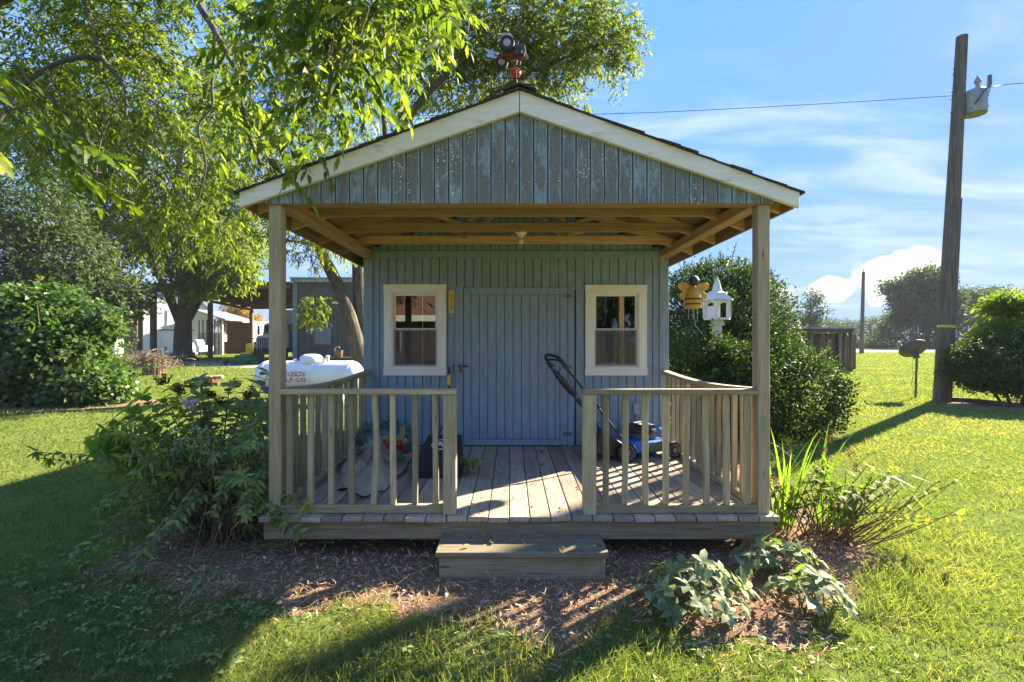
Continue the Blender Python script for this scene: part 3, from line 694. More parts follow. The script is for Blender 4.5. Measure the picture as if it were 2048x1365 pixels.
# other walls
for x in (XL+.002, XR-.032):
    mb = MB().box(x, x+.03, YW+.032, 9.3, ZD-.03, 2.70)
    for k in range(35): y = YW+.05+k*.1028; mb.box(x-.008 if x < 0 else x+.03, x if x < 0 else x+.038, y, y+.094, ZD-.03, 2.70)
    mb.build('side_wall', BLUE, shed)
MB().prism([(XL+.04, ZD-.03), (XR-.04, ZD-.03), (XR-.04, zr(XR)-.05), (X0, 3.33), (XL+.04, zr(XL)-.05)], 9.26, 9.30).build('back_wall', BLUE, shed)
MB().box(XL+.04, XR-.04, YW+.04, 9.25, .20, .30).build('shed_floor', wood('brown', 'y'), shed)
# windows
for w in wins:
    x0, x1, z0, z1 = w; y0 = YW-.022; y1 = YW-.001; t = .098
    wo_ = MB().box(x0+t*.92, x0+t*.92+.02, YW-.010, YW+.035, z0+t, z1-t); f_ = wo_
    f_.box(x1-t*.92-.02, x1-t*.92, YW-.010, YW+.035, z0+t, z1-t).box(x0+t*.92, x1-t*.92, YW-.010, YW+.035, z1-t-.012, z1-t+.008).box(x0+t*.92, x1-t*.92, YW-.010, YW+.035, z0+t-.008, z0+t+.012)
    win = f_.build('window', TRIM_Z, shed, .0015)
    board('top_trim', x0-.004, x1+.004, y0-.003, y1, z1-.090, z1, TRIM_X, win)
    board('bottom_trim', x0-.006, x1+.006, y0-.003, y1, z0, z0+.092, TRIM_X, win)
    board('side_trim', x0, x0+.094, y0, y1, z0+.0925, z1-.0905, TRIM_Z, win); board('side_trim', x1-.094, x1, y0, y1, z0+.0925, z1-.0905, TRIM_Z, win)
    zm = (z0+z1)/2+.005; gx0, gx1 = x0+.112, x1-.112
    for q, (a, b, yy) in enumerate(((z0+.112, zm+.008, YW+.004), (zm-.010, z1-.112, YW+.016))):
        mb = MB(); sw = .022
        mb.box(gx0, gx0+sw, yy, yy+.011, a, b).box(gx1-sw, gx1, yy, yy+.011, a, b).box(gx0+sw, gx1-sw, yy+.0002, yy+.0108, a, a+sw*1.2).box(gx0+sw, gx1-sw, yy+.0002, yy+.0108, b-sw, b)
        sash = mb.build('sash', TRIM_X, win, .001)
        if q == 0: board('insect_screen', gx0+.006, gx1-.006, YW-.0015, YW-.0005, a+.004, b-.006, SCREEN, win, 0)
        board('pane', gx0+sw-.004, gx1-sw+.004, yy+.004, yy+.0075, a+sw-.004, b-sw+.004, GLASS, sash, 0)
# door
HINGE = plain('painted_rusty_hinge', (.20, .19, .19), .7, .2, .35, 60)
dx0, dx1 = px2(928, 0)[0], px2(1134.5, 0)[0]; dz0, dz1 = ZD+.012, DZ1-.006
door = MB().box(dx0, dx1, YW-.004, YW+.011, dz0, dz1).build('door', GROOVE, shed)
dp = .1015; x = dx0+.088
while x < dx1-.095:
    b = min(x+dp-.006, dx1-.092); MB().box(x, b, YW-.0145, YW-.0042, dz0+.075, dz1-.085).build('door_plank', BLUE, door, .002); x += dp
board('door_stile', dx0, dx0+.084, YW-.026, YW-.0045, dz0, dz1, BLUE, door); board('door_stile', dx1-.088, dx1, YW-.026, YW-.0045, dz0, dz1, BLUE, door)
board('door_rail', dx0+.0845, dx1-.0885, YW-.025, YW-.0045, dz1-.083, dz1, BLUE, door); board('door_rail', dx0+.0845, dx1-.0885, YW-.025, YW-.0045, dz0, dz0+.07, BLUE, door)
board('door_casing', DX0, dx0-.007, YW-.024, YW-.001, ZD+.005, DZ1+.012, BLUE, shed); board('door_casing', dx1+.007, DX1, YW-.024, YW-.001, ZD+.005, DZ1+.012, BLUE, shed)
for py in (593, 735, 868):
    xh, zh = px2(1134.8, py); mb = MB().box(xh-.055, xh-.004, YW-.029, YW-.0265, zh-.02, zh+.02).box(xh+.009, xh+.05, YW-.0275, YW-.0245, zh-.02, zh+.02).cyl((xh+.001, YW-.031, zh-.045), (xh+.001, YW-.031, zh+.045), .006, n=8)
    mb.build('hinge', HINGE, door)
xh, zh = px2(925, 733)
MB().box(xh-.05, xh+.06, YW-.034, YW-.0265, zh-.014, zh+.014).cyl((xh+.045, YW-.04, zh-.0), (xh+.075, YW-.04, zh), .008, n=8).box(xh-.03, xh-.005, YW-.05, YW-.0345, zh-.075, zh-.03).build('latch', RUST, door)
# ---------------------------------------------------------------- step
st = thing('wooden_step', 'weathered wooden box step on the mulch below the porch opening', 'step', (.07, 3.27, 0))
board('tread', -.503, .648, 3.12, 3.427, .155, .190, wood('skirt', 'x'), st, .006)
board('riser', -.480, .628, 3.148, 3.186, -.03, .1545, wood('skirt', 'x'), st, .004)
for x in (-.480, .590): board('side_panel', x, x+.038, 3.1865, 3.42, -.03, .1545, wood('skirt', 'y'), st)
# ================================================================ things on and around the porch
def px3(x, y, Y): return P(x, y, Y)
# bare bulb in a porcelain holder
p = Vector((X0+.04, 4.71, 2.676)); lf = thing('light_fixture', 'bare bulb in cream porcelain holder under a porch ceiling joist', 'light', tuple(p))
MB().lathe([(.055, 0), (.058, -.012), (.045, -.024), (.028, -.035), (.024, -.052), (.004, -.053)], p, n=20).build('holder', CERAM, lf, 0, 40)
MB().lathe([(.012, -.050), (.014, -.062), (.026, -.082), (.030, -.100), (.022, -.118), (.002, -.124)], p, n=18).build('bulb', plain('bulb_glass', (.75, .70, .52), .15), lf, 0, 60)
# thermometer
a = px3(897, 581, YW-.004); b = px3(909.5, 627.5, YW-.004); th = thing('thermometer', 'yellow thermometer board hung between left window and shed door', 'thermometer', (a.x, YW-.01, b.z))
zc_ = (a.z+b.z)/2; hw = (b.x-a.x)/2; xc = (a.x+b.x)/2; hh = (a.z-b.z)/2
MB().prism([(xc-hw*.85, zc_-hh), (xc+hw*.85, zc_-hh), (xc+hw, zc_+hh*.3), (xc+hw*.9, zc_+hh), (xc-hw*.9, zc_+hh), (xc-hw, zc_+hh*.3)], YW-.012, YW-.001).build('backing', plain('yellow_board', (.66, .46, .07), .5, 0, .1), th, .002)
MB().cyl((xc, YW-.014, zc_-hh*.65), (xc, YW-.014, zc_+hh*.7), .0028, n=6).ball((xc, YW-.014, zc_-hh*.68), .006, 8).build('tube', REDP, th)
mb = MB()
for k in range(11): z = zc_-hh*.5+k*hh*.11; mb.box(xc-.022, xc-.008, YW-.0135, YW-.0122, z, z+.002).box(xc+.008, xc+.022, YW-.0135, YW-.0122, z, z+.002)
mb.build('scale_marks', BLACK, th)
# outlet box
a = px3(1265, 807, YW); b = px3(1278, 829, YW); ob = thing('outlet_box', 'small grey outlet box on blue wall under the right window', 'outlet', (a.x, YW, b.z))
board('box', a.x, b.x, YW-.045, YW-.001, b.z, a.z, LIGHTGREY, ob, .004); board('flap', a.x+.008, b.x-.008, YW-.052, YW-.0455, b.z+.01, a.z-.01, LIGHTGREY, ob, .002)
MB().cyl(((a.x+b.x)/2, YW-.02, b.z), ((a.x+b.x)/2, YW-.02, b.z-.26), .008, n=8).build('conduit', LIGHTGREY, ob)
# hook and chain by the door
a = px3(906.5, 730, YW-.02); dc = thing('door_chain', 'short dangling chain and hook left of the shed door', 'chain', (a.x, YW-.02, a.z-.28))
MB().tube(curve([(a.x-.012, YW-.006, a.z-.01), (a.x, YW-.025, a.z), (a.x+.004, YW-.02, a.z-.02), (a.x, YW-.02, a.z-.11)], 10), .0045, 6).build('hook', BLACK, dc)
for k in range(7):
    z = a.z-.125-k*.024; ax = (k % 2); pts = [(a.x+(math.cos(t)*.008 if ax else 0), YW-.02+(0 if ax else math.cos(t)*.008), z+math.sin(t)*.017) for t in [i*math.pi/5 for i in range(11)]]
    MB().tube(pts, .0026, 5, cap=False).build('chain_link', STEEL, dc)
# ---------------------------------------------------------------- push mower (local frame: x forward, y left)
mw = thing('lawn_mower', 'blue and black push lawn mower behind the right porch railing', 'lawn mower', (1.40, 5.235, ZD), math.radians(17.8), local=True)
prof = [(-.30, .07), (-.27, .17), (-.10, .20), (.16, .19), (.33, .165), (.37, .12), (.36, .07)]
MB().prism(prof, -.205, .205).build('deck_housing', BLUEPL, mw, .018, 40)
MB().prism([(-.02, .09), (.05, .185), (.24, .185), (.30, .09)], -.214, -.204).build('side_cover', GREYPL, mw, .006)
MB().prism([(.10, .166), (.36, .150), (.39, .10), (.39, .075), (.30, .13)], -.15, .15).build('front_cover', GREYPL, mw, .01)
for x, r in ((-.28, .105), (.29, .092)):
    for s in (-1, 1):
        c = Vector((x, s*.245, r)); wh = MB().lathe([(r*.62, -.024), (r*.93, -.026), (r, -.014), (r, .014), (r*.93, .026), (r*.62, .024)], c, (0, 1, 0), 24).build('wheel', RUBBER, mw, 0, 35)
        mb = MB().lathe([(.012, -.03), (.028, -.032), (.028, .032), (.012, .03)], c, (0, 1, 0), 12)
        mb.lathe([(r*.50, -.022), (r*.66, -.0265), (r*.66, .0265), (r*.50, .022)], c, (0, 1, 0), 20)
        for k in range(6): t = k*math.pi/3; mb.bar(c, c+Vector((math.cos(t)*r*.6, 0, math.sin(t)*r*.6)), .022, .016, (0, 1, 0))
        mb.build('rim', GREYPL, wh, 0, 30)
en = MB().lathe([(.12, .19), (.155, .205), (.16, .25), (.15, .262)], (.06, 0, 0), n=20).build('engine', GREYPL, mw, 0, 35)
MB().lathe([(.155, .262), (.17, .275), (.168, .30), (.14, .335), (.09, .352), (.002, .356)], (.05, 0, 0), n=24).build('engine_shroud', BLACK, en, 0, 40)
MB().prism([(.14, .345), (.20, .335), (.255, .285), (.25, .262), (.19, .27), (.13, .31)], -.11, .11).build('shroud_nose', BLUEPL, en, .012, 40)
MB().box(-.04, .10, -.11, .11, .3545, .361).build('shroud_top', LIGHTGREY, en, .003)
MB().prism([(-.28, .18), (-.50, .33), (-.56, .30), (-.60, .10), (-.40, .05), (-.30, .09)], -.19, .19).build('rear_flap', BLACK, mw, .01)
hb = []
for s in (-1, 1):
    mb = MB().tube(curve([(-.22, s*.215, .14), (-.30, s*.22, .22), (-.62, s*.225, .60)], 8), .0125, 8); mb.build('lower_handle', BLACK, mw, 0, 50)
mb = MB().tube(curve([(-.60, -.222, .575), (-.88, -.22, .905), (-.985, -.21, 1.02), (-1.0, -.17, 1.06), (-1.0, 0, 1.07), (-1.0, .17, 1.06), (-.985, .21, 1.02), (-.88, .22, .905), (-.60, .222, .575)], 40), .0135, 8)
mb.build('upper_handle', BLACK, mw, 0, 50)
MB().tube(curve([(-.93, -.20, .985), (-1.02, -.19, 1.09), (-1.045, 0, 1.12), (-1.02, .19, 1.09), (-.93, .20, .985)], 24), .016, 8).build('bail_bar', BLACK, mw, 0, 50)
MB().tube([(-.905, .222, .935), (-.88, .222, .912), (-.78, .222, .80), (-.70, .222, .705), (-.66, .222, .655)], [.014, .030, .040, .034, .014], 12).build('control_housing', BLACK, mw, 0, 50)
for s in (-1, 1): MB().lathe([(.004, -.03), (.026, -.026), (.026, .0), (.012, .008)], (-.61, s*.236, .60), (0, s, 0), 10).build('clamp_knob', BLACK, mw)
MB().tube(curve([(-.97, .1, 1.04), (-.90, .16, .93), (-.78, .2, .99), (-.70, .215, .80), (-.45, .2, .40), (-.15, .12, .26)], 24), .004, 5).build('cable', BLACK, mw)
# ---------------------------------------------------------------- black grass bag with round white emblem
gb = thing('grass_bag', 'black cloth grass catcher bag with round white emblem on deck', 'bag', (-.675, 4.55, ZD))
x0, x1 = -.87, -.47; yf, yb = 4.35, 4.80; z0 = ZD+.002; zf, zb = ZD+.185, ZD+.315
vs_ = []; nx = 8
def bagpt(u, v):      # u across, v along profile: front face 0-.4, sloped top .4-1
    x = x0+(x1-x0)*u; puff = .012*math.sin(math.pi*u)
    if v < .4: t = v/.4; return (x, yf-puff*math.sin(math.pi*t), z0+(zf-z0)*t)
    t = (v-.4)/.6; xx = x+(.5-u)*.07*t; return (xx, yf+(yb-yf)*t, zf+(zb-zf)*t+puff*math.sin(math.pi*t))
mb = MB(); nv = 12
for j in range(nv+1):
    for i in range(nx+1): mb.v.append(bagpt(i/nx, j/nv))
for j in range(nv):
    for i in range(nx): a = j*(nx+1)+i; mb.f.append((a, a+1, a+nx+2, a+nx+1)); mb.mi.append(0)
b0 = len(mb.v); mb.v += [(x0, yb, z0), (x1, yb, z0)]
top = nv*(nx+1); mb.f.append((top,)+tuple(top+i for i in range(1, nx+1))+(b0+1, b0)); mb.mi.append(0)
mb.f.append(tuple(j*(nx+1) for j in range(nv+1))+(b0,)); mb.f.append(tuple(j*(nx+1)+nx for j in reversed(range(nv+1)))+(b0+1,)); mb.f.append((0, b0, b0+1)+tuple(range(nx, 0, -1))); mb.mi += [0]*3
mb.build('bag_body', DARKCLOTH, gb, 0, 35)
def ontop(ex, ey):    # emblem point on the sloping top
    t = .5+ey; p_ = bagpt(.5+ex, .4+.6*t); return (p_[0], p_[1]-.002, p_[2]+.006)
WHITEP = plain('white_print', (.62, .63, .62), .7)
mb = MB(); n = 36
for k in range(n):
    t = 2*math.pi*k/n
    for rr_ in (.27, .215): mb.v.append(ontop(math.cos(t)*rr_, math.sin(t)*rr_*.85))
for k in range(n): a = 2*k; b = 2*((k+1) % n); mb.f.append((a, a+1, b+1, b)); mb.mi.append(0)
for sg in (-1, 1):     # two curved darts inside the ring
    pts = [(-.17, .0), (-.08, .11), (.0, .10), (-.02, .03), (.04, -.02), (-.04, -.06), (-.11, -.05)]
    b = len(mb.v); mb.v += [ontop(sg*(q[0])+(.03 if sg > 0 else -.02)*0, sg*q[1]) for q in pts]; mb.f.append(tuple(range(b, b+len(pts)))); mb.mi.append(0)
mb.build('emblem', WHITEP, gb)
MB().tube(curve([(-.74, 4.79, zb-.02), (-.70, 4.80, zb+.07), (-.62, 4.80, zb+.075), (-.58, 4.79, zb-.02)], 12), .012, 7).build('handle', BLACK, gb)
MB().box(x0+.005, x1-.005, yf-.014, yf-.009, zf-.022, zf-.008).build('seam_band', BLACK, gb)
# string trimmer standing in the corner behind the newel
tq = thing('string_trimmer', 'black and yellow string trimmer leaning on wall behind newel post', 'trimmer', (-.725, 5.34, ZD))
MB().tube([(-.735, 5.64, ZD+.95), (-.725, 5.34, ZD+.06)], .013, 8).build('shaft', BLACK, tq); MB().tube([(-.734, 5.61, ZD+.86), (-.733, 5.572, ZD+.74)], .022, 8).build('grip', YELLOW, tq)
MB().lathe([(.05, 0), (.055, .03), (.03, .07), (.015, .10)], (-.725, 5.34, ZD+.002), n=14).build('head', BLACK, tq); MB().tube([(-.745, 5.49, ZD+.50), (-.745, 5.46, ZD+.42)], .03, 10).build('motor', YELLOW, tq)
# ---------------------------------------------------------------- burlap heap
def burlap_mat():
    t = MT('burlap_weave'); w1 = t.n('ShaderNodeTexWave'); t.l(t.obj((1, 1, 1)), w1.inputs[0]); w1.inputs['Scale'].default_value = 120
    n_ = t.noise(t.obj(), 14, 6, .65); col = t.ramp(n_, [(.3, (.34, .285, .205)), (.7, (.54, .465, .355))]); t.bump(t.math('ADD', w1.outputs['Fac'], n_), .5, .004); return t.set(col, .95, 0, .1)
oc = [G(px, py, ZD) for px, py in ((676, 978), (690, 985), (700, 995), (735, 993), (770, 985), (795, 960), (815, 930), (826, 912), (830, 885), (800, 872), (760, 868), (720, 872), (700, 890), (682, 930))]
cc = sum(oc, Vector())/len(oc); mb = MB(); nr, na = 16, 70
for i in range(nr+1):
    for k in range(na):
        t = k/na*len(oc); q = int(t) % len(oc); u = t-int(t); e = oc[q].lerp(oc[(q+1) % len(oc)], u); f = i/nr
        an = 2*math.pi*k/na; e = cc+(e-cc)*(1+.05*math.sin(an*5+1)+.04*math.sin(an*11)); p_ = cc.lerp(e, f)
        h = .19*(1-f**1.7)*(.75+.25*math.sin(an*3+f*4))+.022*math.sin(an*9+f*9)*f*(1.2-f)+.012*math.sin(an*17-f*13)*f
        if f > .9: h = max(h, .012+.02*max(0, math.sin(an*6)))*(1 if f < 1 else .8)
        mb.v.append((p_.x, p_.y, ZD+.006+max(0, h)))
for i in range(nr):
    for k in range(na): k2 = (k+1) % na; mb.f.append((i*na+k, (i+1)*na+k, (i+1)*na+k2, i*na+k2)); mb.mi.append(0)
bo = mb.build('burlap_sack', burlap_mat(), None, 0, 75); tag(bo, 'crumpled tan burlap sack spread on the porch deck under a wreath', 'burlap')
# wreath
wc = P(765, 895, 4.72); wr = thing('wreath', 'blue green artificial spruce wreath with red and yellow flowers on burlap', 'wreath', (wc.x, wc.y, ZD+.12))
lv = Leaves(); tilt = Matrix.Rotation(math.radians(42), 3, 'X')
for k in range(150):
    a_ = R.random()*2*math.pi; r_ = .20+R.gauss(0, .03); c_ = Vector((math.cos(a_)*r_*1.2, math.sin(a_)*r_, R.gauss(0, .03))); c_ = tilt @ c_+Vector((wc.x, wc.y, wc.z+.02))
    ax = (tilt @ Vector((math.cos(a_+1.1), math.sin(a_+1.1), R.uniform(-.2, .8)))).normalized(); m = 34; t = rng.random(m)*.11
    pos = np.array(tuple(c_))+t[:, None]*np.array(tuple(ax)); d = np.array(tuple(ax))*.7+rng.normal(size=(m, 3))*.75
    lv.add(pos, d, rng.normal(size=(m, 3)), .035, .0045, np.clip(R.random()*.6+.4*rng.random(m), 0, 1))
lv.build('greenery', SPRUCE, wr, False, .1, .1)
def flowers(name, pts, n, r_, L, Wd, mat, parent):
    lv = Leaves()
    for c_ in pts: u = rand_dir(n); lv.add(np.array(tuple(c_))+u*r_, u+.4*rng.normal(size=(n, 3)), rng.normal(size=(n, 3)), L, Wd)
    return lv.build(name, mat, parent, False, .2, .1)
for px, py in ((775, 886), (786, 882), (797, 888), (803, 897), (790, 895), (781, 893)): flowers('red_flower', [P(px, py, 4.62)], 26, .012, .045, .034, PETAL_R, wr)
for px, py in ((770, 878), (800, 874), (805, 866), (808, 880), (779, 877), (806, 858)): flowers('yellow_sprig', [P(px, py, 4.66)], 22, .010, .026, .012, PETAL_Y, wr)
# weed growing up through the deck
g_ = G(930, 955, ZD); wd = thing('weed', 'pale green weed growing up through the deck boards by newel', 'weed', tuple(g_)); lv = Leaves(); mb = MB()
stems(lv, mb, [[g_, g_+Vector((R.uniform(-.03, .1), R.uniform(-.06, .06), .10)), g_+Vector((R.uniform(-.05, .17), R.uniform(-.1, .05), R.uniform(.08, .22)))] for _ in range(7)], .003, .0015, .35, .035, 3, .062, .03, .9, .3)
lv.build('foliage', leafmat('weed_leaf', [(0, (.09, .18, .07)), (1, (.16, .27, .12))], .35), wd, True); mb.build('stem', STEMG, wd)
# fallen leaves on the deck
lv = Leaves(); n = 120; X = rng.uniform(-1.65, 1.7, n); Y = rng.uniform(3.45, 5.6, n); lv.add(np.stack([X, Y, ZD+.006+.008*rng.random(n)], 1), np.stack([rng.normal(size=n), rng.normal(size=n), .25*rng.normal(size=n)], 1), np.array([0, 0, 1.0])+.35*rng.normal(size=(n, 3)), .025+.03*rng.random(n), .012+.012*rng.random(n))
n = 70; X = rng.uniform(-2.2, 2.2, n); Y = rng.uniform(2.3, 3.35, n); zz_ = np.where((X > -.5) & (X < .64) & (Y > 3.12), .200, .03); lv.add(np.stack([X, Y, zz_], 1), np.stack([rng.normal(size=n), rng.normal(size=n), .25*rng.normal(size=n)], 1), np.array([0, 0, 1.0])+.35*rng.normal(size=(n, 3)), .03+.03*rng.random(n), .015+.015*rng.random(n), .3+.7*rng.random(n))
tag(lv.build('fallen_leaves', FALLEN, None, True, .3, .1, 'stuff'), 'dry fallen leaves scattered on deck boards and mulch', 'leaves')
# ---------------------------------------------------------------- weathervane on the ridge
base = Vector((X0-.03, 3.98, 3.40)); wv = thing('weathervane', 'tractor weathervane with red ball and arrow on the shed ridge', 'weathervane', tuple(base))
def V(px, py): return P(px, py, 3.98)
b_ = V(1031, 147)
MB().tube([base+Vector((0, 0, .0)), V(1033, 165), b_, V(1033, 118)], .009, 7).build('spindle', RUST, wv)
MB().ball(b_, .046, 18, sc=(1, 1, .92)).build('ball', REDP, wv, 0, 60)
mb = MB().tube([V(988, 110), V(1045, 138)], .007, 6)
MB().prism([(V(966, 96).x, V(966, 96).z), (V(975, 100).x, V(975, 100).z), (V(997, 106).x, V(997, 106).z), (V(992, 118).x, V(992, 118).z), (V(972, 114).x, V(972, 114).z), (V(976, 107).x, V(976, 107).z)], 3.976, 3.984).build('arrow_tail', STEEL, wv)
mb.tube([V(1045, 138), V(1056, 142)], [.016, .002], 6); mb.build('arrow_shaft', RUST, wv)
mb = MB()
for s in (-1, 1): mb.tube([V(1032, 158), V(1032+s*32, 158)], .005, 6); mb.tube(curve([V(1032+s*20, 158), V(1032+s*28, 150), V(1032+s*38, 148), V(1032+s*36, 156), V(1032+s*30, 154)], 12), .004, 5)
mb.tube([V(1032, 158)+Vector((0, -.14, 0)), V(1032, 158)+Vector((0, .14, 0))], .005, 6); mb.build('compass_arms', RUST, wv)
def letter(bars, c_): 
    m_ = MB()
    for a_, b2 in bars: m_.bar(c_+Vector((a_[0], 0, a_[1]))*.022, c_+Vector((b2[0], 0, b2[1]))*.022, .006, .006)
    return m_
letter([((-.6, -1), (-.6, 1)), ((-.6, 1), (.7, 1)), ((-.6, 0), (.4, 0)), ((-.6, -1), (.7, -1))], V(1067, 152)).build('letter', STEEL, wv)
letter([((-.9, 1), (-.5, -1)), ((-.5, -1), (0, .4)), ((0, .4), (.5, -1)), ((.5, -1), (.9, 1))], V(998, 152)).build('letter', STEEL, wv)
# small tractor of sheet metal and cast wheels, nose to the right
tr = MB().prism([(V(1026, 93).x, V(1026, 93).z), (V(1049, 95).x, V(1049, 95).z), (V(1053, 113).x, V(1053, 113).z), (V(1029, 115).x, V(1029, 115).z)], 3.945, 4.015).build('tractor_hood', MAROON, wv, .004)
MB().prism([(V(1029, 98).x, V(1029, 98).z), (V(1045, 99).x, V(1045, 99).z), (V(1045, 105).x, V(1045, 105).z), (V(1029, 105).x, V(1029, 105).z)], 3.942, 3.946).build('grille', BLACK, tr)
MB().prism([(V(1005, 98).x, V(1005, 98).z), (V(1028, 100).x, V(1028, 100).z), (V(1029, 118).x, V(1029, 118).z), (V(1006, 114).x, V(1006, 114).z)], 3.95, 4.01).build('tractor_body', MAROON, wv, .004)
def twheel(px, py, r_, yy):
    c_ = P(px, py, 3.98); c_.y = yy; w_ = MB().lathe([(r_*.5, -.016), (r_*.95, -.02), (r_, -.01), (r_, .01), (r_*.95, .02), (r_*.5, .016)], c_, (0, 1, 0), 20).build('tractor_wheel', RUBBER, wv, 0, 40)
    MB().lathe([(.006, -.024), (r_*.5, -.018), (r_*.5, .018), (.006, .024)], c_, (0, 1, 0), 14).build('hub', LIGHTGREY, w_)
twheel(1014, 98, .063, 3.915); twheel(1003, 118, .055, 4.045); twheel(1044, 114, .026, 3.93); twheel(1036, 118, .026, 4.03)
mb = MB(); q = [V(1004, 73), V(1017, 72), V(1024, 78), V(1027, 92), V(1006, 84), V(1015, 83), V(1024, 90)]
for yy in (3.95, 4.01):
    for a_, b2 in ((0, 1), (1, 2), (2, 3), (0, 4), (1, 5), (4, 5), (5, 6)): u, w_ = q[a_].copy(), q[b2].copy(); u.y = w_.y = yy; mb.bar(u, w_, .007, .007)
u = q[0]; mb.box(q[0].x-.003, q[1].x+.02, 3.948, 4.012, q[0].z-.003, q[0].z+.004); mb.build('tractor_cab', plain('grey_white_tin', (.5, .5, .48), .6), wv)
MB().tube([V(1037, 95), V(1037, 83)], .005, 6).build('exhaust_stack', LIGHTGREY, wv)
# ---------------------------------------------------------------- bee wind chime under the right eave
Yb = 5.45; bc = P(1386, 590, Yb); be = thing('bee_wind_chime', 'yellow wooden bee wind chime with black stripes hanging at the eave', 'wind chime', (bc.x, Yb, bc.z-.30))
BEEY = plain('bee_yellow', (.62, .32, .03), .5, 0, .15, 14); BEEK = plain('bee_black', (.05, .045, .04), .6)
sc_ = Yb/F
MB().lathe([(16*sc_, -28*sc_), (17*sc_, -20*sc_), (16.3*sc_, -8*sc_), (13*sc_, 6*sc_), (8*sc_, 15*sc_), (3*sc_, 18*sc_)], bc, n=22).build('body', BEEY, be, 0, 45)
for z0_, z1_, r_ in ((-21, -18, 17.3), (-11, -8, 17.0)): MB().lathe([(r_*sc_*.9, z0_*sc_), (r_*sc_, z0_*sc_), (r_*sc_, z1_*sc_), (r_*sc_*.9, z1_*sc_)], bc, n=22).build('stripe', BEEK, be, 0, 45)
MB().ball(bc+Vector((0, -.02, 27*sc_)), 10.5*sc_, 18).build('head', BEEK, be, 0, 60)
for s in (-1, 1):
    for cx_, cz_, rx_, rz_, rot_ in ((17, 14, 15, 9, .35), (15, -2, 13, 9, -.25)):
        pts = [(bc.x+s*(cx_+rx_*math.cos(t)*math.cos(rot_)-rz_*math.sin(t)*math.sin(rot_))*sc_, bc.z+(cz_+rx_*math.cos(t)*math.sin(rot_)+rz_*math.sin(t)*math.cos(rot_))*sc_) for t in [2*math.pi*k/18 for k in range(18)]]
        MB().prism(pts, Yb-.012+.006*(cz_ < 0), Yb-.004+.006*(cz_ < 0)).build('wing', BEEY, be, .002)
for dx_, l_ in ((-9, 22), (9, 26), (0, 20)): MB().tube([bc+Vector((dx_*sc_, 0, -28*sc_)), bc+Vector((dx_*sc_, 0, -(28+l_)*sc_))], .0035, 7).build('chime_tube', STEEL, be)
MB().tube(curve([bc+Vector((0, -.01, -28*sc_)), bc+Vector((4*sc_, -.01, -60*sc_)), bc+Vector((9*sc_, -.01, -68*sc_)), bc+Vector((19*sc_, -.01, -80*sc_))], 12), .003, 6).build('clapper_wire', STEEL, be)
MB().tube([bc+Vector((0, 0, 30*sc_)), Vector((bc.x-.015, Yb, 2.56))], .0025, 6).build('hanging_wire', STEEL, be)
# ---------------------------------------------------------------- white gazebo birdhouse on a post
Yh = 7.35; hc = P(1434, 640, Yh); s_ = Yh/F; bh = thing('birdhouse', 'white gazebo birdhouse with spired roof on post in holly bush', 'birdhouse', (hc.x, Yh, 0))
n6 = [math.radians(90+30+60*k) for k in range(6)]
def hexring(r_, z): return [(hc.x+r_*math.cos(t), Yh+r_*math.sin(t), z) for t in n6]
def hexloft(name, rz, mat, par):
    m_ = MB()
    for r_, z in rz: m_.v += hexring(r_*s_, hc.z+z*s_)
    for i in range(len(rz)-1):
        for k in range(6): k2 = (k+1) % 6; m_.f.append((i*6+k, i*6+k2, i*6+6+k2, i*6+6+k)); m_.mi.append(0)
    m_.f += [tuple(range(5, -1, -1)), tuple(range((len(rz)-1)*6, len(rz)*6))]; m_.mi += [0, 0]
    return m_.build(name, mat, par)
hexloft('roof', [(33, 38), (33, 40), (22, 49), (20, 50), (21, 51.5), (10, 58), (9, 61), (6, 74), (1.2, 86)], WHITE_OLD, bh)
hexloft('floor', [(27, -1), (27, 3)], WHITE_OLD, bh)
for k in range(6):
    t = n6[k]; c_ = Vector((hc.x+25*s_*math.cos(t), Yh+25*s_*math.sin(t), hc.z)); MB().box(c_.x-.02, c_.x+.02, c_.y-.02, c_.y+.02, hc.z+3.05*s_, hc.z+37.9*s_).build('corner_post', WHITE_OLD, bh)
    t2 = n6[(k+1) % 6]; d_ = Vector((hc.x+25*s_*math.cos(t2), Yh+25*s_*math.sin(t2), hc.z)); m_ = MB(); 
    for q in range(9):          # arched head between posts
        u = (q+.5)/9; h0 = 26+9*math.sqrt(max(0, 1-(2*u-1)**2)); pp = c_.lerp(d_, u); m_.bar(pp+Vector((0, 0, h0*s_)), pp+Vector((0, 0, 37.8*s_)), (d_-c_).length/9*1.0, .012, tuple((d_-c_).cross(Vector((0, 0, 1)))))
    if k in (1, 3, 5): m_.bar(c_.lerp(d_, .5)+Vector((0, 0, 3.1*s_)), c_.lerp(d_, .5)+Vector((0, 0, 26*s_)), (d_-c_).length*.92, .008, tuple((d_-c_).cross(Vector((0, 0, 1)))))
    m_.build('arch_panel', WHITE_OLD, bh)
MB().box(hc.x-.055, hc.x+.055, Yh-.055, Yh+.055, -.05, hc.z-8*s_).build('post', WHITE_OLD, bh, .004)
MB().box(hc.x-.085, hc.x+.085, Yh-.085, Yh+.085, hc.z-12*s_, hc.z-7.9*s_).build('cap_block', WHITE_OLD, bh); MB().box(hc.x-.07, hc.x+.07, Yh-.07, Yh+.07, hc.z-7.8*s_, hc.z-1.05*s_).build('cap_block', WHITE_OLD, bh)
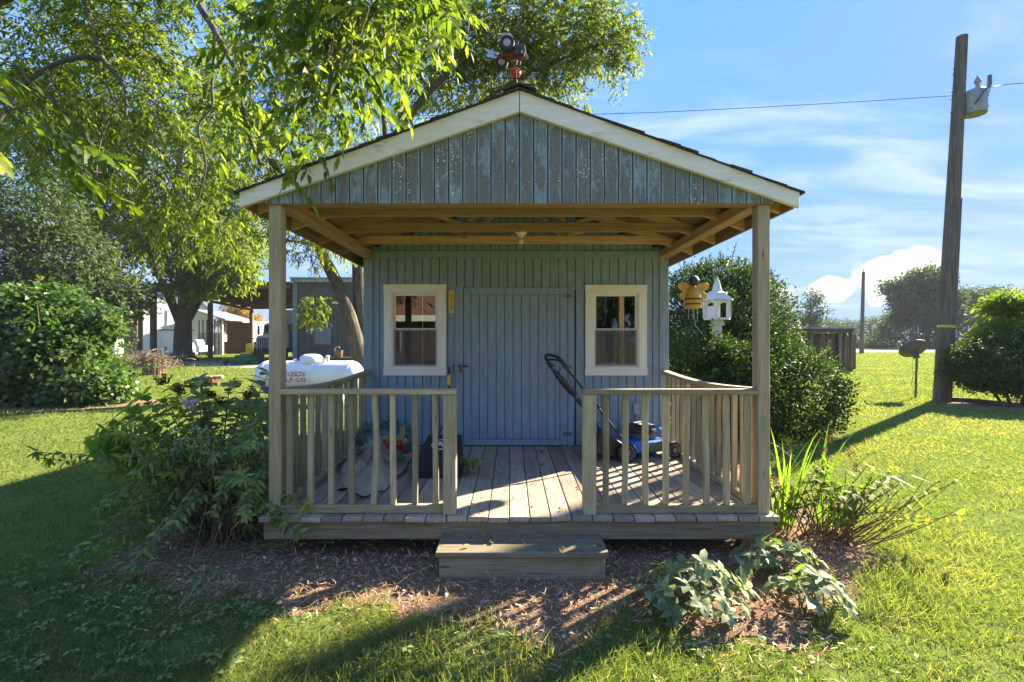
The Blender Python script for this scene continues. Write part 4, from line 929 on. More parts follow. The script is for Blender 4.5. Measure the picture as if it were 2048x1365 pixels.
# ================================================================ yard: tank, sheds, poles, vehicles
# propane tank
Yt, zc, rt = 12.0, .70, .39; xa, xb = P(513, 700, Yt).x, P(727, 700, Yt).x
pt = thing('propane_tank', 'white horizontal propane tank with domed lid and red lettered sign', 'propane tank', ((xa+xb)/2, Yt, 0))
cap = .30; prof = [(max(.002, rt*math.sin(t)), -cap*math.cos(t)) for t in [k*math.pi/2/8 for k in range(9)]]
prof = [(r, z) for r, z in prof]+[(rt, xb-xa-2*cap)]+[(max(.002, rt*math.cos(t)), xb-xa-2*cap+cap*math.sin(t)) for t in [k*math.pi/2/8 for k in range(1, 9)]]
MB().lathe(prof, (xa+cap, Yt, zc), (1, 0, 0), 40).build('tank_body', ENAMEL, pt, 0, 40)
for x in (xa+cap, xb-cap): MB().lathe([(rt+.001, -.008), (rt+.005, -.006), (rt+.005, .006), (rt+.001, .008)], (x, Yt, zc), (1, 0, 0), 40).build('weld_seam', ENAMEL, pt, 0, 40)
dc_ = P(622.5, 720, Yt); MB().lathe([(.27, 0), (.275, .05), (.27, .15), (.22, .20), (.14, .225), (.002, .232)], (dc_.x, Yt, zc+rt-.06), n=28).build('dome_lid', ENAMEL, pt, 0, 45)
for k, (x, h) in enumerate(((dc_.x+.36, .05), (dc_.x+.46, .13), (dc_.x-.35, .04))): MB().cyl((x, Yt-.1, zc+rt-.05), (x, Yt-.1, zc+rt+h), .035, .03, 10).lathe([(.05, 0), (.055, .02), (.03, .03)], (x, Yt-.1, zc+rt+h-.02), n=10).build('valve', ENAMEL, pt, 0, 40)
for x in (xa+.6, xb-.6):
    MB().box(x-.06, x+.06, Yt-.25, Yt+.25, .02, zc-.30).build('leg', ENAMEL, pt); MB().box(x-.2, x+.2, Yt-.3, Yt+.3, -.05, .10).build('footing', STONE, pt)
def ytank(z): return Yt-math.sqrt(max(.0001, rt*rt-(z-zc)**2))
sx0, sx1, sz0, sz1 = P(579, 0, Yt).x, P(634, 0, Yt).x, .56, .86
mb = MB(); ns = 8
for k in range(ns+1):
    z = sz0+(sz1-sz0)*k/ns
    for x in (sx0, sx1): mb.v += [(x, ytank(z)-.003, z)]
for k in range(ns): mb.f.append((2*k, 2*k+1, 2*k+3, 2*k+2)); mb.mi.append(0)
sign = mb.build('sign', plain('sign_white', (.78, .76, .74), .5, 0, .04), pt)
def lettering(txt, x, z, size, shear, mat, name):
    cu = bpy.data.curves.new('t', 'FONT'); cu.body = txt; cu.size = size; cu.shear = shear; cu.offset = size*.022; cu.align_x = 'LEFT'
    o = bpy.data.objects.new('t', cu); C.objects.link(o); bpy.context.view_layer.update()
    me = bpy.data.meshes.new_from_object(o.evaluated_get(bpy.context.evaluated_depsgraph_get())); bpy.data.objects.remove(o)
    return me
def sign_text(txt, x0, x1, z0, z1, shear, mat):
    me = lettering(txt, 0, 0, 1, shear, mat, 't'); co = np.array([v.co[:] for v in me.vertices]); mn, mx = co.min(0), co.max(0)
    m_ = MB(); m_.v = []
    for x, y, _ in co:
        X_ = x0+(x-mn[0])/(mx[0]-mn[0])*(x1-x0); Z_ = z0+(y-mn[1])/(mx[1]-mn[1])*(z1-z0); m_.v.append((X_, ytank(Z_)-.006, Z_))
    m_.f = [tuple(p_.vertices) for p_ in me.polygons]; m_.mi = [0]*len(m_.f); m_.build('lettering', mat, sign); bpy.data.meshes.remove(me)
SIGNRED = plain('sign_red', (.50, .02, .03), .5)
sign_text('PARSON', sx0+.03, sx1-.12, .715, .84, .25, SIGNRED); sign_text('L.P. GAS', sx0+.10, sx1-.12, .585, .69, .0, SIGNRED)
# ---------------------------------------------------------------- equipment shelter: metal shed with open lean-to
es = thing('equipment_shelter', 'large grey green metal shed with open brown lean-to shelter', 'shed', (-20, 42, 0))
SIDING = plain('grey_green_metal_siding', (.085, .085, .068), .6, .1, .12, 2); TRIMG = plain('blue_grey_trim', (.16, .22, .22), .5)
def P2(px, py, Y): q = P(px, py, Y); return q.x, q.z
wx0, wz1 = P2(588, 563, 37); wx1 = P2(800, 563, 37)[0]
wl_ = MB().box(wx0, wx1, 37, 37.1, 0, wz1).build('front_wall', SIDING, es)
k = 0; x = wx0+.35
while x < wx1-.3: MB().prism([(x, .02), (x+.05, .02), (x+.05, wz1-.2), (x, wz1-.2)], 36.95, 36.999).build('siding_rib', SIDING, wl_); x += .30
MB().box(wx0-.05, wx0+.30, 36.86, 36.948, 0, wz1-.12).build('corner_trim', TRIMG, es); MB().box(wx0-.1, wx1+.1, 36.6, 36.85, wz1-.12, wz1+.22).build('eave_trim', GALV, es)
a, b = P2(629, 690, 36.9); c, d = P2(662, 656, 36.9)
wf = MB().box(a, c, 36.88, 36.94, b, b+.09).box(a, c, 36.88, 36.94, d-.09, d).box(a, a+.09, 36.88, 36.94, b+.09, d-.09).box(c-.09, c, 36.88, 36.94, b+.09, d-.09).box((a+c)/2-.04, (a+c)/2+.04, 36.885, 36.938, b+.09, d-.09).build('window', TRIMG, es)
MB().box(a+.085, (a+c)/2-.035, 36.90, 36.915, b+.085, d-.085).build('pane', GLASS, wf); MB().box((a+c)/2+.035, c-.085, 36.90, 36.915, b+.085, d-.085).build('pane', GLASS, wf)
MB().box(wx0, wx0+.1, 37.1, 52, 0, wz1-.6).build('side_wall', SIDING, es); MB().box(wx0, wx1, 51.9, 52, 0, wz1-.6).build('back_wall', SIDING, es)
MB().add([(wx0-.1, 36.4, wz1+.15), (wx1+.3, 36.4, wz1+.15), (wx1+.3, 52.3, wz1-.3), (wx0-.1, 52.3, wz1-.3), (wx0-.1, 36.4, wz1+.23), (wx1+.3, 36.4, wz1+.23), (wx1+.3, 52.3, wz1-.22), (wx0-.1, 52.3, wz1-.22)], [(0,3,2,1),(4,5,6,7),(0,1,5,4),(1,2,6,5),(2,3,7,6),(3,0,4,7)]).build('roof', GALV, es)
lx = -28.0; zf_, zb_ = 5.80, 5.12
def zl(y): return zf_+(zb_-zf_)*(y-37)/14
rf = MB().add([(lx-.4, 36.4, zl(36.4)+.16), (wx0-.11, 36.4, zl(36.4)+.30), (wx0-.11, 51.6, zl(51.6)+.30), (lx-.4, 51.6, zl(51.6)+.16)]+[(lx-.4, 36.4, zl(36.4)+.20), (wx0-.11, 36.4, zl(36.4)+.34), (wx0-.11, 51.6, zl(51.6)+.34), (lx-.4, 51.6, zl(51.6)+.20)], [(0,3,2,1),(4,5,6,7),(0,1,5,4),(1,2,6,5),(2,3,7,6),(3,0,4,7)]).build('lean_to_roof', wood('brown', 'x'), es)
for k in range(9): y = 36.6+k*1.85; MB().bar((lx-.35, y, zl(y)+.05), (wx0-.15, y, zl(y)+.17), .09, .20).build('rafter', wood('brown', 'x'), es)
MB().bar((lx, 36.7, zl(36.7)-.16), (lx, 51.2, zl(51.2)-.16), .14, .24).build('edge_beam', wood('brown', 'y'), es)
MB().bar((lx+.1, 36.45, zl(36.5)-.20), (wx0-.12, 36.45, zl(36.5)-.06), .10, .26).build('front_beam', wood('brown', 'x'), es)
for y in (37, 44, 51): MB().box(lx-.16, lx+.16, y-.16, y+.16, 0, zl(y)-.29).build('post', wood('greyold', 'z'), es)
MB().box(lx+5.5, lx+5.8, 50.85, 51.15, 0, zl(51)-.1).build('post', wood('greyold', 'z'), es)
# ---------------------------------------------------------------- box truck under the lean-to
tk = thing('box_truck', 'white box truck with dark grille parked under the lean-to shelter', 'truck', (-19.75, 41.5, 0)); cx = -19.75
CREAM = plain('cream_white_paint', (.62, .60, .54), .5); DGL = plain('dark_windscreen', (.01, .018, .02), .1)
MB().box(cx-1.25, cx+1.25, 41.3, 47.5, 1.15, 4.3).build('cargo_box', CREAM, tk, .04)
MB().prism([(cx-1.1, 1.0), (cx+1.1, 1.0), (cx+1.1, 2.15), (cx+.95, 3.05), (cx-.95, 3.05), (cx-1.1, 2.15)], 39.6, 41.2).build('cab', CREAM, tk, .06)
MB().prism([(cx-.93, 2.2), (cx+.93, 2.2), (cx+.85, 2.92), (cx-.85, 2.92)], 39.57, 39.60).build('windscreen', DGL, tk)
MB().prism([(cx-.9, .75), (cx+.9, .75), (cx+.92, 1.85), (cx+.75, 2.05), (cx-.75, 2.05), (cx-.92, 1.85)], 38.2, 39.6).build('hood', CREAM, tk, .08)
MB().box(cx-.62, cx+.62, 38.13, 38.2, 1.0, 1.85).build('grille', BLACK, tk)
for k in range(7): x = cx-.54+k*.18; MB().box(x-.03, x+.03, 38.08, 38.129, 1.03, 1.82).build('grille_bar', STEEL, tk)
for s in (-1, 1):
    MB().box(cx+s*.80-.12, cx+s*.80+.12, 38.1, 38.2, 1.1, 1.35).build('headlight', LIGHTGREY, tk)
    MB().box(cx+s*1.38-.08, cx+s*1.38+.08, 39.5, 39.6, 2.1, 2.85).bar((cx+s*1.1, 39.7, 2.2), (cx+s*1.38, 39.6, 2.2), .04, .04).build('mirror', BLACK, tk)
    MB().lathe([(.25, -.14), (.48, -.15), (.5, -.1), (.5, .1), (.48, .15), (.25, .14)], (cx+s*.98, 39.0, .5), (1, 0, 0), 20).build('wheel', RUBBER, tk, 0, 40)
    MB().lathe([(.25, -.2), (.48, -.22), (.5, -.1), (.5, .1), (.48, .22), (.25, .2)], (cx+s*.9, 45.5, .5), (1, 0, 0), 20).build('wheel', RUBBER, tk, 0, 40)
MB().box(cx-1.15, cx+1.15, 37.9, 38.1, .5, .8).build('bumper', BLACK, tk); MB().box(cx-.4, cx+.4, 38.2, 47, .6, .99).build('chassis', BLACK, tk)
mb = MB()
for k in range(-2, 3): mb.box(cx+k*.35-.06, cx+k*.35+.06, 39.7, 39.8, 3.051, 3.12)
mb.build('marker_lights', BLACK, tk)
# green ride-on mower
gm = thing('riding_mower', 'green zero turn riding mower with yellow seat beside the truck', 'riding mower', (-18.3, 32.6, 0)); gx, gy = -18.3, 32.6
MB().prism([(gx-.55, .35), (gx+.55, .35), (gx+.5, .62), (gx-.5, .62)], gy-.5, gy+.75).build('frame', GREENP, gm, .03)
MB().prism([(gx-1.05, .12), (gx+.95, .12), (gx+.9, .36), (gx+.5, .42), (gx-.6, .42), (gx-1.0, .34)], gy-1.0, gy+.1).build('mower_deck', GREENP, gm, .04)
MB().box(gx-.28, gx+.28, gy-.1, gy+.45, .66, .80).build('seat', YELLOW, gm, .04); MB().prism([(gx-.28, .80), (gx+.28, .80), (gx+.24, 1.42), (gx-.24, 1.42)], gy+.42, gy+.54).build('seat_back', YELLOW, gm, .04)
MB().box(gx-.45, gx+.45, gy+.6, gy+1.2, .5, 1.05).build('engine', BLACK, gm, .05)
for s in (-1, 1):
    MB().lathe([(.15, -.13), (.30, -.14), (.33, -.1), (.33, .1), (.30, .14), (.15, .13)], (gx+s*.62, gy+.7, .33), (1, 0, 0), 18).build('drive_wheel', RUBBER, gm, 0, 40)
    MB().lathe([(.06, -.06), (.15, -.07), (.16, -.05), (.16, .05), (.15, .07), (.06, .06)], (gx+s*.75, gy-1.05, .16), (1, 0, 0), 14).build('caster', RUBBER, gm, 0, 40)
    MB().tube(curve([(gx+s*.42, gy+.1, .6), (gx+s*.42, gy-.1, .95), (gx+s*.25, gy-.25, 1.1), (gx+s*.05, gy-.28, 1.1)], 10), .02, 6).build('control_lever', BLACK, gm)
    MB().tube([(gx+s*.5, gy+.65, .6), (gx+s*.48, gy+.7, 1.75)], .03, 6).build('roll_bar', BLACK, gm)
MB().tube([(gx-.48, gy+.7, 1.75), (gx+.48, gy+.7, 1.75)], .03, 6).build('roll_bar', BLACK, gm)
# ---------------------------------------------------------------- white barn with brown wing and open side shed
yb_ = 52; cx_, cy_ = P2(286, 0, yb_)[0], yb_
br = thing('barn', 'old white clapboard barn with double doors and loft door', 'barn', (cx_, cy_, 0), math.radians(50), local=True); bw_ = 6.4; bz = 5.4; xm = bw_/2
wb = MB().prism([(0, 0), (bw_, 0), (bw_, bz), (xm, bz+2.4), (0, bz)], 0, .15).build('front_wall', BARN_WHITE, br)
for k in range(26): MB().box(0, bw_, -.045, -.001, .05+k*.205, .05+k*.205+.185).build('clapboard', BARN_WHITE, wb, .01)
MB().prism([(-.4, bz-.25), (xm, bz+2.42), (bw_+.4, bz-.25), (bw_+.4, bz-.1), (xm, bz+2.6), (-.4, bz-.1)], -.4, 10).build('roof', GALV, br)
for x in (0, bw_-.12): MB().box(x, x+.12, .15, 9.8, 0, bz).build('side_wall', wood('greyold', 'y'), br)
for q in range(2):
    a, w_ = 1.7, 1.25; dd = MB().box(a+q*w_+.01, a+(q+1)*w_-.01, -.12, -.05, .25, 2.75).build('door', BARN_WHITE, br)
    for k in range(5): MB().box(a+q*w_+.02+k*(w_-.04)/5, a+q*w_+.01+(k+1)*(w_-.04)/5, -.14, -.121, .27, 2.73).build('door_plank', BARN_WHITE, dd)
MB().box(1.4, 4.8, -.18, -.05, 2.78, 2.9).build('door_track', wood('greyold', 'x'), br)
MB().box(2.2, 3.8, -.10, -.046, 3.45, 5.1).build('loft_door', BARN_WHITE, br); MB().box(2.1, 3.9, -.16, -.05, 3.36, 3.44).build('sill', BARN_WHITE, br)
bwx0 = P2(110, 0, 51.6)[0]; bx0 = cx_-.25; wb2 = thing('board_barn', 'long brown weathered board barn left of the white barn', 'barn', (bwx0, 51.6, 0)); yw = 51.5
wg = MB().box(bwx0, bx0, yw, yw+.12, 0, 5.0).build('wall', wood('brown', 'x'), wb2)
for k in range(24):
    MB().box(bwx0, bx0-.01, yw-(.04 if k < 15 else .02), yw-.001, .04+k*.205, .04+k*.205+.19).build('wall_board', wood('greyold' if k < 15 else 'brown', 'x'), wg, .008)
MB().box(bwx0, bx0-.01, yw-.2, yw-.042, 3.12, 3.2).build('ledge', wood('greyold', 'x'), wb2)
MB().add([(bwx0-.4, yw-.6, 4.95), (bx0+.1, yw-.6, 4.95), (bx0+.1, 60, 6.6), (bwx0-.4, 60, 6.6), (bwx0-.4, yw-.6, 5.08), (bx0+.1, yw-.6, 5.08), (bx0+.1, 60, 6.75), (bwx0-.4, 60, 6.75)], [(0,3,2,1),(4,5,6,7),(0,1,5,4),(1,2,6,5),(2,3,7,6),(3,0,4,7)]).build('roof', GALV, wb2)
# open side shed (right)
ox0, ox1 = P2(396, 0, 54)[0], P2(447, 0, 54)[0]; os_ = thing('side_shed', 'open sided tin shed between white barn and tin roofed building', 'shed', ((ox0+ox1)/2, 54, 0))
MB().box(ox0, ox1, 54, 54.1, .05, 2.55).build('low_wall', GALV, os_)
for k in range(7): x = ox0+.1+k*(ox1-ox0-.25)/6; MB().box(x, x+.12, 53.9, 53.998, 0, 4.0).build('stud', WHITE_OLD if k == 6 else wood('greyold', 'z'), os_)
MB().prism([(ox0-.5, 5.15), (ox1+.6, 3.95), (ox1+.6, 4.08), (ox0-.5, 5.28)], 53.4, 60).build('roof', GALV, os_); MB().box(ox0, ox1, 59.5, 59.6, 0, 3.9).build('back_wall', wood('brown', 'z'), os_)
# tin roofed building beyond
tx0, tx1 = P2(440, 0, 62)[0], P2(560, 0, 62)[0]; ts = thing('tin_roof_building', 'low brown building with streaked corrugated tin roof behind the truck', 'building', ((tx0+tx1)/2, 66, 0))
MB().box(tx0, tx1, 62.5, 62.6, 0, 1.7).build('front_wall', wood('brown', 'x'), ts)
rp = MB()
for k in range(60):
    x = tx0-.3+k*(tx1-tx0+.6)/60; w_ = (tx1-tx0+.6)/60
    rp.add([(x, 62, 1.45), (x+w_*.5, 62, 1.55), (x+w_, 62, 1.45), (x, 68, 4.3), (x+w_*.5, 68, 4.4), (x+w_, 68, 4.3)], [(0, 1, 4, 3), (1, 2, 5, 4)])
def tinmat():
    t = MT('streaked_tin'); n_ = t.noise(t.geo((1.6, .12, 1)), 2, 5, .6); t.b.inputs['Roughness'].default_value = .5; return t.set(t.ramp(n_, [(.38, (.22, .11, .06)), (.5, (.40, .40, .41)), (.8, (.56, .57, .58))]), .5, .3)
rp.build('roof', tinmat(), ts); MB().box(tx0, tx1, 67.6, 67.7, 0, 4.2).build('back_wall', wood('brown', 'x'), ts)
# white appliance by the barn
a = G(225, 715); ap = thing('refrigerator', 'old white refrigerator standing against the brown barn wing', 'refrigerator', (a.x, 46.8, 0))
MB().box(a.x-.62, a.x+.62, 46.6, 47.6, .03, 1.75).build('cabinet', ENAMEL, ap, .03); MB().box(a.x-.61, a.x+.0, 46.53, 46.598, .08, 1.70).build('door', ENAMEL, ap, .02); MB().box(a.x+.02, a.x+.61, 46.53, 46.598, .08, 1.70).build('door', ENAMEL, ap, .02)
for s in (-1, 1): MB().box(a.x+s*.06-.02, a.x+s*.06+.02, 46.47, 46.529, .7, 1.3).build('handle', STEEL, ap)
# white pickup behind the big trunk (rear end seen)
q = P(377, 690, 48); pk = thing('pickup_truck', 'white pickup truck half hidden behind the big pecan trunk', 'pickup truck', (q.x, 48, 0)); x = q.x
MB().box(x-.95, x+.95, 46.0, 50.6, .45, 1.12).build('body', ENAMEL, pk, .08); MB().prism([(x-.88, 1.121), (x+.88, 1.121), (x+.72, 1.72), (x-.72, 1.72)], 47.4, 49.3).build('cab', ENAMEL, pk, .06)
MB().prism([(x-.74, 1.17), (x+.74, 1.17), (x+.64, 1.62), (x-.64, 1.62)], 47.35, 47.40).build('rear_window', DGL, pk); MB().box(x-.92, x+.92, 45.85, 46.0, .35, .55).build('bumper', STEEL, pk)
for s in (-1, 1):
    MB().box(x+s*.86-.07, x+s*.86+.07, 45.95, 45.999, .72, 1.05).build('tail_light', REDP, pk)
    for y in (46.8, 49.8): MB().lathe([(.18, -.1), (.33, -.11), (.35, -.08), (.35, .08), (.33, .11), (.18, .1)], (x+s*.84, y, .35), (1, 0, 0), 16).build('wheel', RUBBER, pk, 0, 40)
# bench with basket by the metal shed
a = P(677, 716, 30); bn = thing('work_bench', 'grey plank bench against the metal shed behind the propane tank', 'bench', (a.x, 30, 0))
MB().box(a.x-1.4, a.x+1.2, 29.7, 30.3, .50, .56).build('top', wood('greyold', 'x'), bn)
for sx in (-1.25, 1.05):
    for sy in (29.75, 30.2): MB().box(a.x+sx, a.x+sx+.08, sy, sy+.08, 0, .499).build('leg', wood('greyold', 'z'), bn)
bk = thing('basket', 'brown wicker basket with handle standing on the grey bench', 'basket', (a.x, 30, .56))
MB().lathe([(.20, 0), (.24, .05), (.27, .40), (.29, .44), (.26, .44), (.22, .06)], (a.x, 30, .561), n=18).build('body', plain('wicker', (.30, .15, .07), .8, 0, .3, 40, .6), bk, 0, 40)
MB().tube(curve([(a.x-.25, 30, .98), (a.x-.18, 30, 1.16), (a.x, 30, 1.22), (a.x+.1, 30, 1.12)], 10), .025, 6).build('handle', plain('pale_rope', (.5, .45, .36), .8), bk)
# ---------------------------------------------------------------- brush pile on a ring of logs
g_ = G(298, 751); bp = thing('log_stump', 'ring of upright split logs holding the brush pile', 'logs', (g_.x, g_.y, 0)); LOG = plain('split_log', (.27, .15, .09), .9, 0, .35, 25, .6)
for k in range(13):
    t = 2*math.pi*k/13; c_ = Vector((g_.x+.38*math.cos(t), g_.y+.3+.3*math.sin(t), 0)); h_ = .72+R.uniform(-.08, .08); MB().tube([c_+Vector((0, 0, -.03)), c_+Vector((R.uniform(-.03, .03), 0, h_))], [.10, .085], 7).build('log', LOG, bp)
bpl = thing('brush_pile', 'heap of dry grey sticks piled on the upright logs', 'sticks', (g_.x-.3, g_.y+.4, .0)); mb = MB()
for k in range(420):
    c_ = Vector((g_.x-.55+R.gauss(0, .75), g_.y+.40+R.gauss(0, .42), .30+abs(R.gauss(.30, .25)))); d_ = Vector((R.gauss(0, 1), R.gauss(0, .6), R.gauss(0, .38))).normalized()*R.uniform(.3, .9)
    if (c_-d_/2).z < .02 or (c_+d_/2).z < .02: d_.z = 0
    mb.tube([c_-d_/2, c_+Vector((R.gauss(0, .04), 0, R.gauss(0, .05))), c_+d_/2], [.018, .013, .006], 5)
mb.build('sticks', plain('dry_stick', (.30, .23, .15), .9, 0, .3, 20), bpl)['kind'] = 'stuff'
# flat stone on bricks
g_ = G(416, 772); sp_ = thing('stone_stack', 'flat pink stone slab resting on loose red bricks in grass', 'stones', (g_.x, g_.y, 0))
pl_ = [(math.cos(t)*(.46+.13*math.sin(3*t)+.06*math.cos(5*t))-.0, math.sin(t)*(.34+.09*math.cos(2*t)+.05*math.sin(7*t))) for t in [2*math.pi*k/14 for k in range(14)]]
m_ = MB(); n_ = 14; m_.v = [(g_.x+x, g_.y+y, .24) for x, y in pl_]+[(g_.x+x*.96, g_.y+y*.96, .34+.02*math.sin(5*x)) for x, y in pl_]; m_.f = [tuple(reversed(range(14))), tuple(range(14, 28))]+[(i, (i+1) % 14, (i+1) % 14+14, i+14) for i in range(14)]; m_.mi = [0]*16
m_.build('slab', plain('pink_stone', (.36, .24, .18), .9, 0, .2, 8, .6), sp_, .02)
for k in range(14):
    x, y, z = g_.x+R.uniform(-.36, .36), g_.y+R.uniform(-.26, .26), (k % 2)*.118; a_ = R.uniform(0, 3); d_ = Vector((math.cos(a_), math.sin(a_), 0))*.1; MB().bar(Vector((x, y, z+.058))-d_, Vector((x, y, z+.058))+d_, .1, .115).build('brick', BRICKC, sp_, .006)
for k in range(4): x, y = g_.x+.45+.16*k, g_.y+R.uniform(-.3, .1); MB().box(x, x+.19, y, y+.1, 0, .065).build('brick', BRICKC, sp_, .006)
# ---------------------------------------------------------------- open wood shed on the right
ls = thing('pole_shed', 'open brown board shed with flat tin roof on the right lawn', 'shed', (17, 26, 0)); ya = 24.0
x0_, x1_ = P2(1565, 0, 27.5)[0], P2(1690, 0, ya)[0]; xr = P2(1706, 0, 24.6)[0]
zt = P2(0, 658, ya)[1]
xp = P2(1679, 0, 24.15)[0]; xe = P2(1706, 0, 24.4)[0]
wl2 = MB().box(x0_-2.6, xp-.05, 24.20, 24.26, 0, zt-.25).build('front_wall', wood('brown', 'z'), ls); x = x0_-2.6
while x+.24 < xp: MB().box(x, x+.225, 24.14, 24.199, .02, zt-.24).build('wall_board', wood('brown', 'z'), wl2); x += .24
xe = P2(1709, 0, 26.9)[0]
wl3 = MB().box(x0_-2.6, xe, 26.9, 26.96, 0, zt-.3).build('back_wall', wood('brown', 'z'), ls); x = xp-.3
while x+.24 < xe+.2: MB().box(x, x+.225, 26.84, 26.899, .02, zt-.3).build('wall_board', wood('brown', 'z'), wl3); x += .24
for x, y in ((P2(1679, 0, 24.1)[0], 24.1), (P2(1691, 0, 24.5)[0], 24.55), (P2(1704, 0, 24.3)[0], 24.35), (x0_-.5, 24.1)): MB().box(x-.06, x+.06, y-.06, y+.06, -.02, zt-.22).build('post', wood('greyold', 'z'), ls)
MB().bar((x0_-.9, 23.9, zt-.12), (x1_+.25, 23.9, zt-.12), .06, .2).build('front_beam', wood('greyold', 'x'), ls)
MB().bar((x1_+.30, 23.85, zt-.08), (xr+.35, 25.4, zt-.16), .05, .17).build('side_fascia', wood('greyold', 'x'), ls)
MB().add([(x0_-1, 23.7, zt-.01), (x1_+.35, 23.7, zt-.01), (xr+.55, 25.2, zt-.07), (xr+.55, 27.6, zt-.12), (x0_-1, 27.6, zt-.12), (x0_-1, 23.7, zt+.05), (x1_+.35, 23.7, zt+.05), (xr+.55, 25.2, zt-.01), (xr+.55, 27.6, zt-.06), (x0_-1, 27.6, zt-.06)], [(4,3,2,1,0),(5,6,7,8,9)]+[(i, (i+1) % 5, (i+1) % 5+5, i+5) for i in range(5)]).build('roof', GALV, ls)
# ---------------------------------------------------------------- satellite dish
g_ = G(1831, 797.5); gd = Vector((g_.x, g_.y, 0)); ds = thing('satellite_dish', 'grey satellite dish on a thin pole in the lawn', 'satellite dish', tuple(gd)); yd = g_.y
pt_ = P(1833.5, 715, yd); DG = plain('dish_grey', (.15, .155, .155), .55, .1, .1, 6)
MB().tube([gd+Vector((0, 0, -.05)), pt_], .028, 12).build('pole', plain('pole_green_grey', (.13, .14, .11), .5, .3), ds, 0, 50)
dcn = P(1834, 699, yd)+Vector((0, .10, 0)); nz_ = Vector((-.06, .80, .55)).normalized(); nx_ = Vector((0, 0, 1)).cross(nz_).normalized(); q = Matrix((nx_, nz_.cross(nx_), nz_)).transposed(); mb = MB(); nr, na = 7, 32
for side in (0, 1):
    for i in range(nr+1):
        for k in range(na):
            t = 2*math.pi*k/na; r_ = i/nr; v = Vector((math.cos(t)*.41*r_, math.sin(t)*.30*r_, .10*r_*r_-.07-.012*side)); mb.v.append(tuple(dcn+q @ Vector((v.x, v.y, v.z))))
o_ = (nr+1)*na
for i in range(nr):
    for k in range(na):
        k2 = (k+1) % na; mb.f += [(i*na+k, (i+1)*na+k, (i+1)*na+k2, i*na+k2), (o_+i*na+k, o_+i*na+k2, o_+(i+1)*na+k2, o_+(i+1)*na+k)]; mb.mi += [0, 0]
for k in range(na): k2 = (k+1) % na; mb.f.append((nr*na+k, o_+nr*na+k, o_+nr*na+k2, nr*na+k2)); mb.mi.append(0)
mb.build('reflector', DG, ds, 0, 50)
MB().bar(pt_+Vector((0, -.0, -.03)), pt_+Vector((-.01, .06, .13)), .13, .09).bar(pt_+Vector((-.1, .02, .0)), pt_+Vector((.1, .02, 0)), .04, .03).build('bracket', GREYPL, ds, .006)
tip = P(1804, 686, yd+.25); MB().bar(pt_+Vector((0, .03, .0)), tip+Vector((0, .1, -.03)), .03, .03).build('feed_arm', GREYPL, ds); MB().bar(tip+Vector((-.04, .1, 0)), tip+Vector((.06, .1, .02)), .05, .05).build('receiver', LIGHTGREY, ds, .006)
MB().tube(curve([pt_+Vector((-.08, 0, -.02)), P(1824, 735, yd), P(1827, 750, yd), P(1823, 770, yd), P(1830, 787, yd)], 20), .005, 6).build('cable', BLACK, ds)
# ---------------------------------------------------------------- utility pole with transformer
yp = 12.5; b_ = G(1882, 803); up = thing('utility_pole', 'tall weathered wooden utility pole with yellow band', 'utility pole', (b_.x, yp, 0))
def barepole():
    t = MT('pole_timber'); g = t.noise(t.geo((14, 14, .5)), 1.6, 7, .7, .3); col = t.ramp(g, [(.25, (.055, .043, .034)), (.5, (.15, .12, .095)), (.8, (.25, .21, .17))]); w_ = t.noise(t.geo((1, 1, .2)), 5, 4); col = t.mix(t.sm(w_, .5, .7, 0, .5), col, (.09, .095, .065)); t.bump(g, .8, .02); return t.set(col, .9, 0, .15)
POLE = barepole(); pb, ptp = Vector((b_.x, yp, -.1)), P(1924, 74, yp)
MB().tube([pb.lerp(ptp, k/10) for k in range(11)], [.195-.0068*k*1.05 for k in range(11)], 18).build('shaft', POLE, up, 0, 50)
def onp(py): t = (H-(py-CY)*yp/F-pb.z)/(ptp.z-pb.z); return pb.lerp(ptp, t), .195-.0714*t
for py, hh_ in ((654, .05),):
    c_, r_ = onp(py); MB().lathe([(r_+.001, -.03), (r_+.006, -.03), (r_+.006, .03), (r_+.001, .03)], c_, (ptp-pb), 20).build('yellow_band', YELLOW, up, 0, 40)
MB().tube([onp(790)[0]+Vector((.19, -.06, 0)), onp(400)[0]+Vector((.13, -.10, 0))], .018, 6).build('ground_conduit', POLE, up)
for py in (138, 150, 185, 199, 226): c_, r_ = onp(py); MB().cyl(c_+Vector((-r_+.02, 0, 0)), c_+Vector((-r_-.07, 0, -.01)), .010, n=6).build('bolt', RUST, up)
tb = P(1950, 226, yp-.12); tf = thing('transformer', 'grey can transformer bolted to the tall utility pole', 'transformer', (tb.x, tb.y, tb.z)); TG = plain('transformer_grey', (.26, .28, .29), .45, .1, .08)
MB().lathe([(.235, 0), (.245, .02), (.245, .52), (.255, .53), (.255, .56), (.20, .62), (.10, .655), (.002, .66)], tb+Vector((0, 0, -.05)), n=28).build('can', TG, tf, 0, 40)
MB().lathe([(.232, 0), (.02, .004)], tb+Vector((0, 0, -.062)), n=28).build('base_plate', plain('olive_rust', (.20, .18, .09), .7), tf)
for z in (.05, .40): MB().bar(tb+Vector((-.22, .05, z)), tb+Vector((-.44, .14, z)), .09, .07).build('bracket', TG, tf)
for z in (.12, .40): MB().box(tb.x+.235, tb.x+.33, tb.y-.05, tb.y+.04, tb.z+z, tb.z+z+.07).build('terminal', TG, tf, .01)
MB().lathe([(.06, 0), (.045, .05), (.05, .16), (.085, .20), (.06, .27), (.015, .36)], tb+Vector((.02, -.05, .57)), n=14).build('bushing', TG, tf, 0, 40)
MB().tube([tb+Vector((.26, -.10, .60)), tb+Vector((.28, -.10, .68)), tb+Vector((.285, -.10, .92))], [.03, .05, .045], 10).build('arrester', plain('brown_porcelain', (.12, .10, .10), .35), tf, 0, 40)
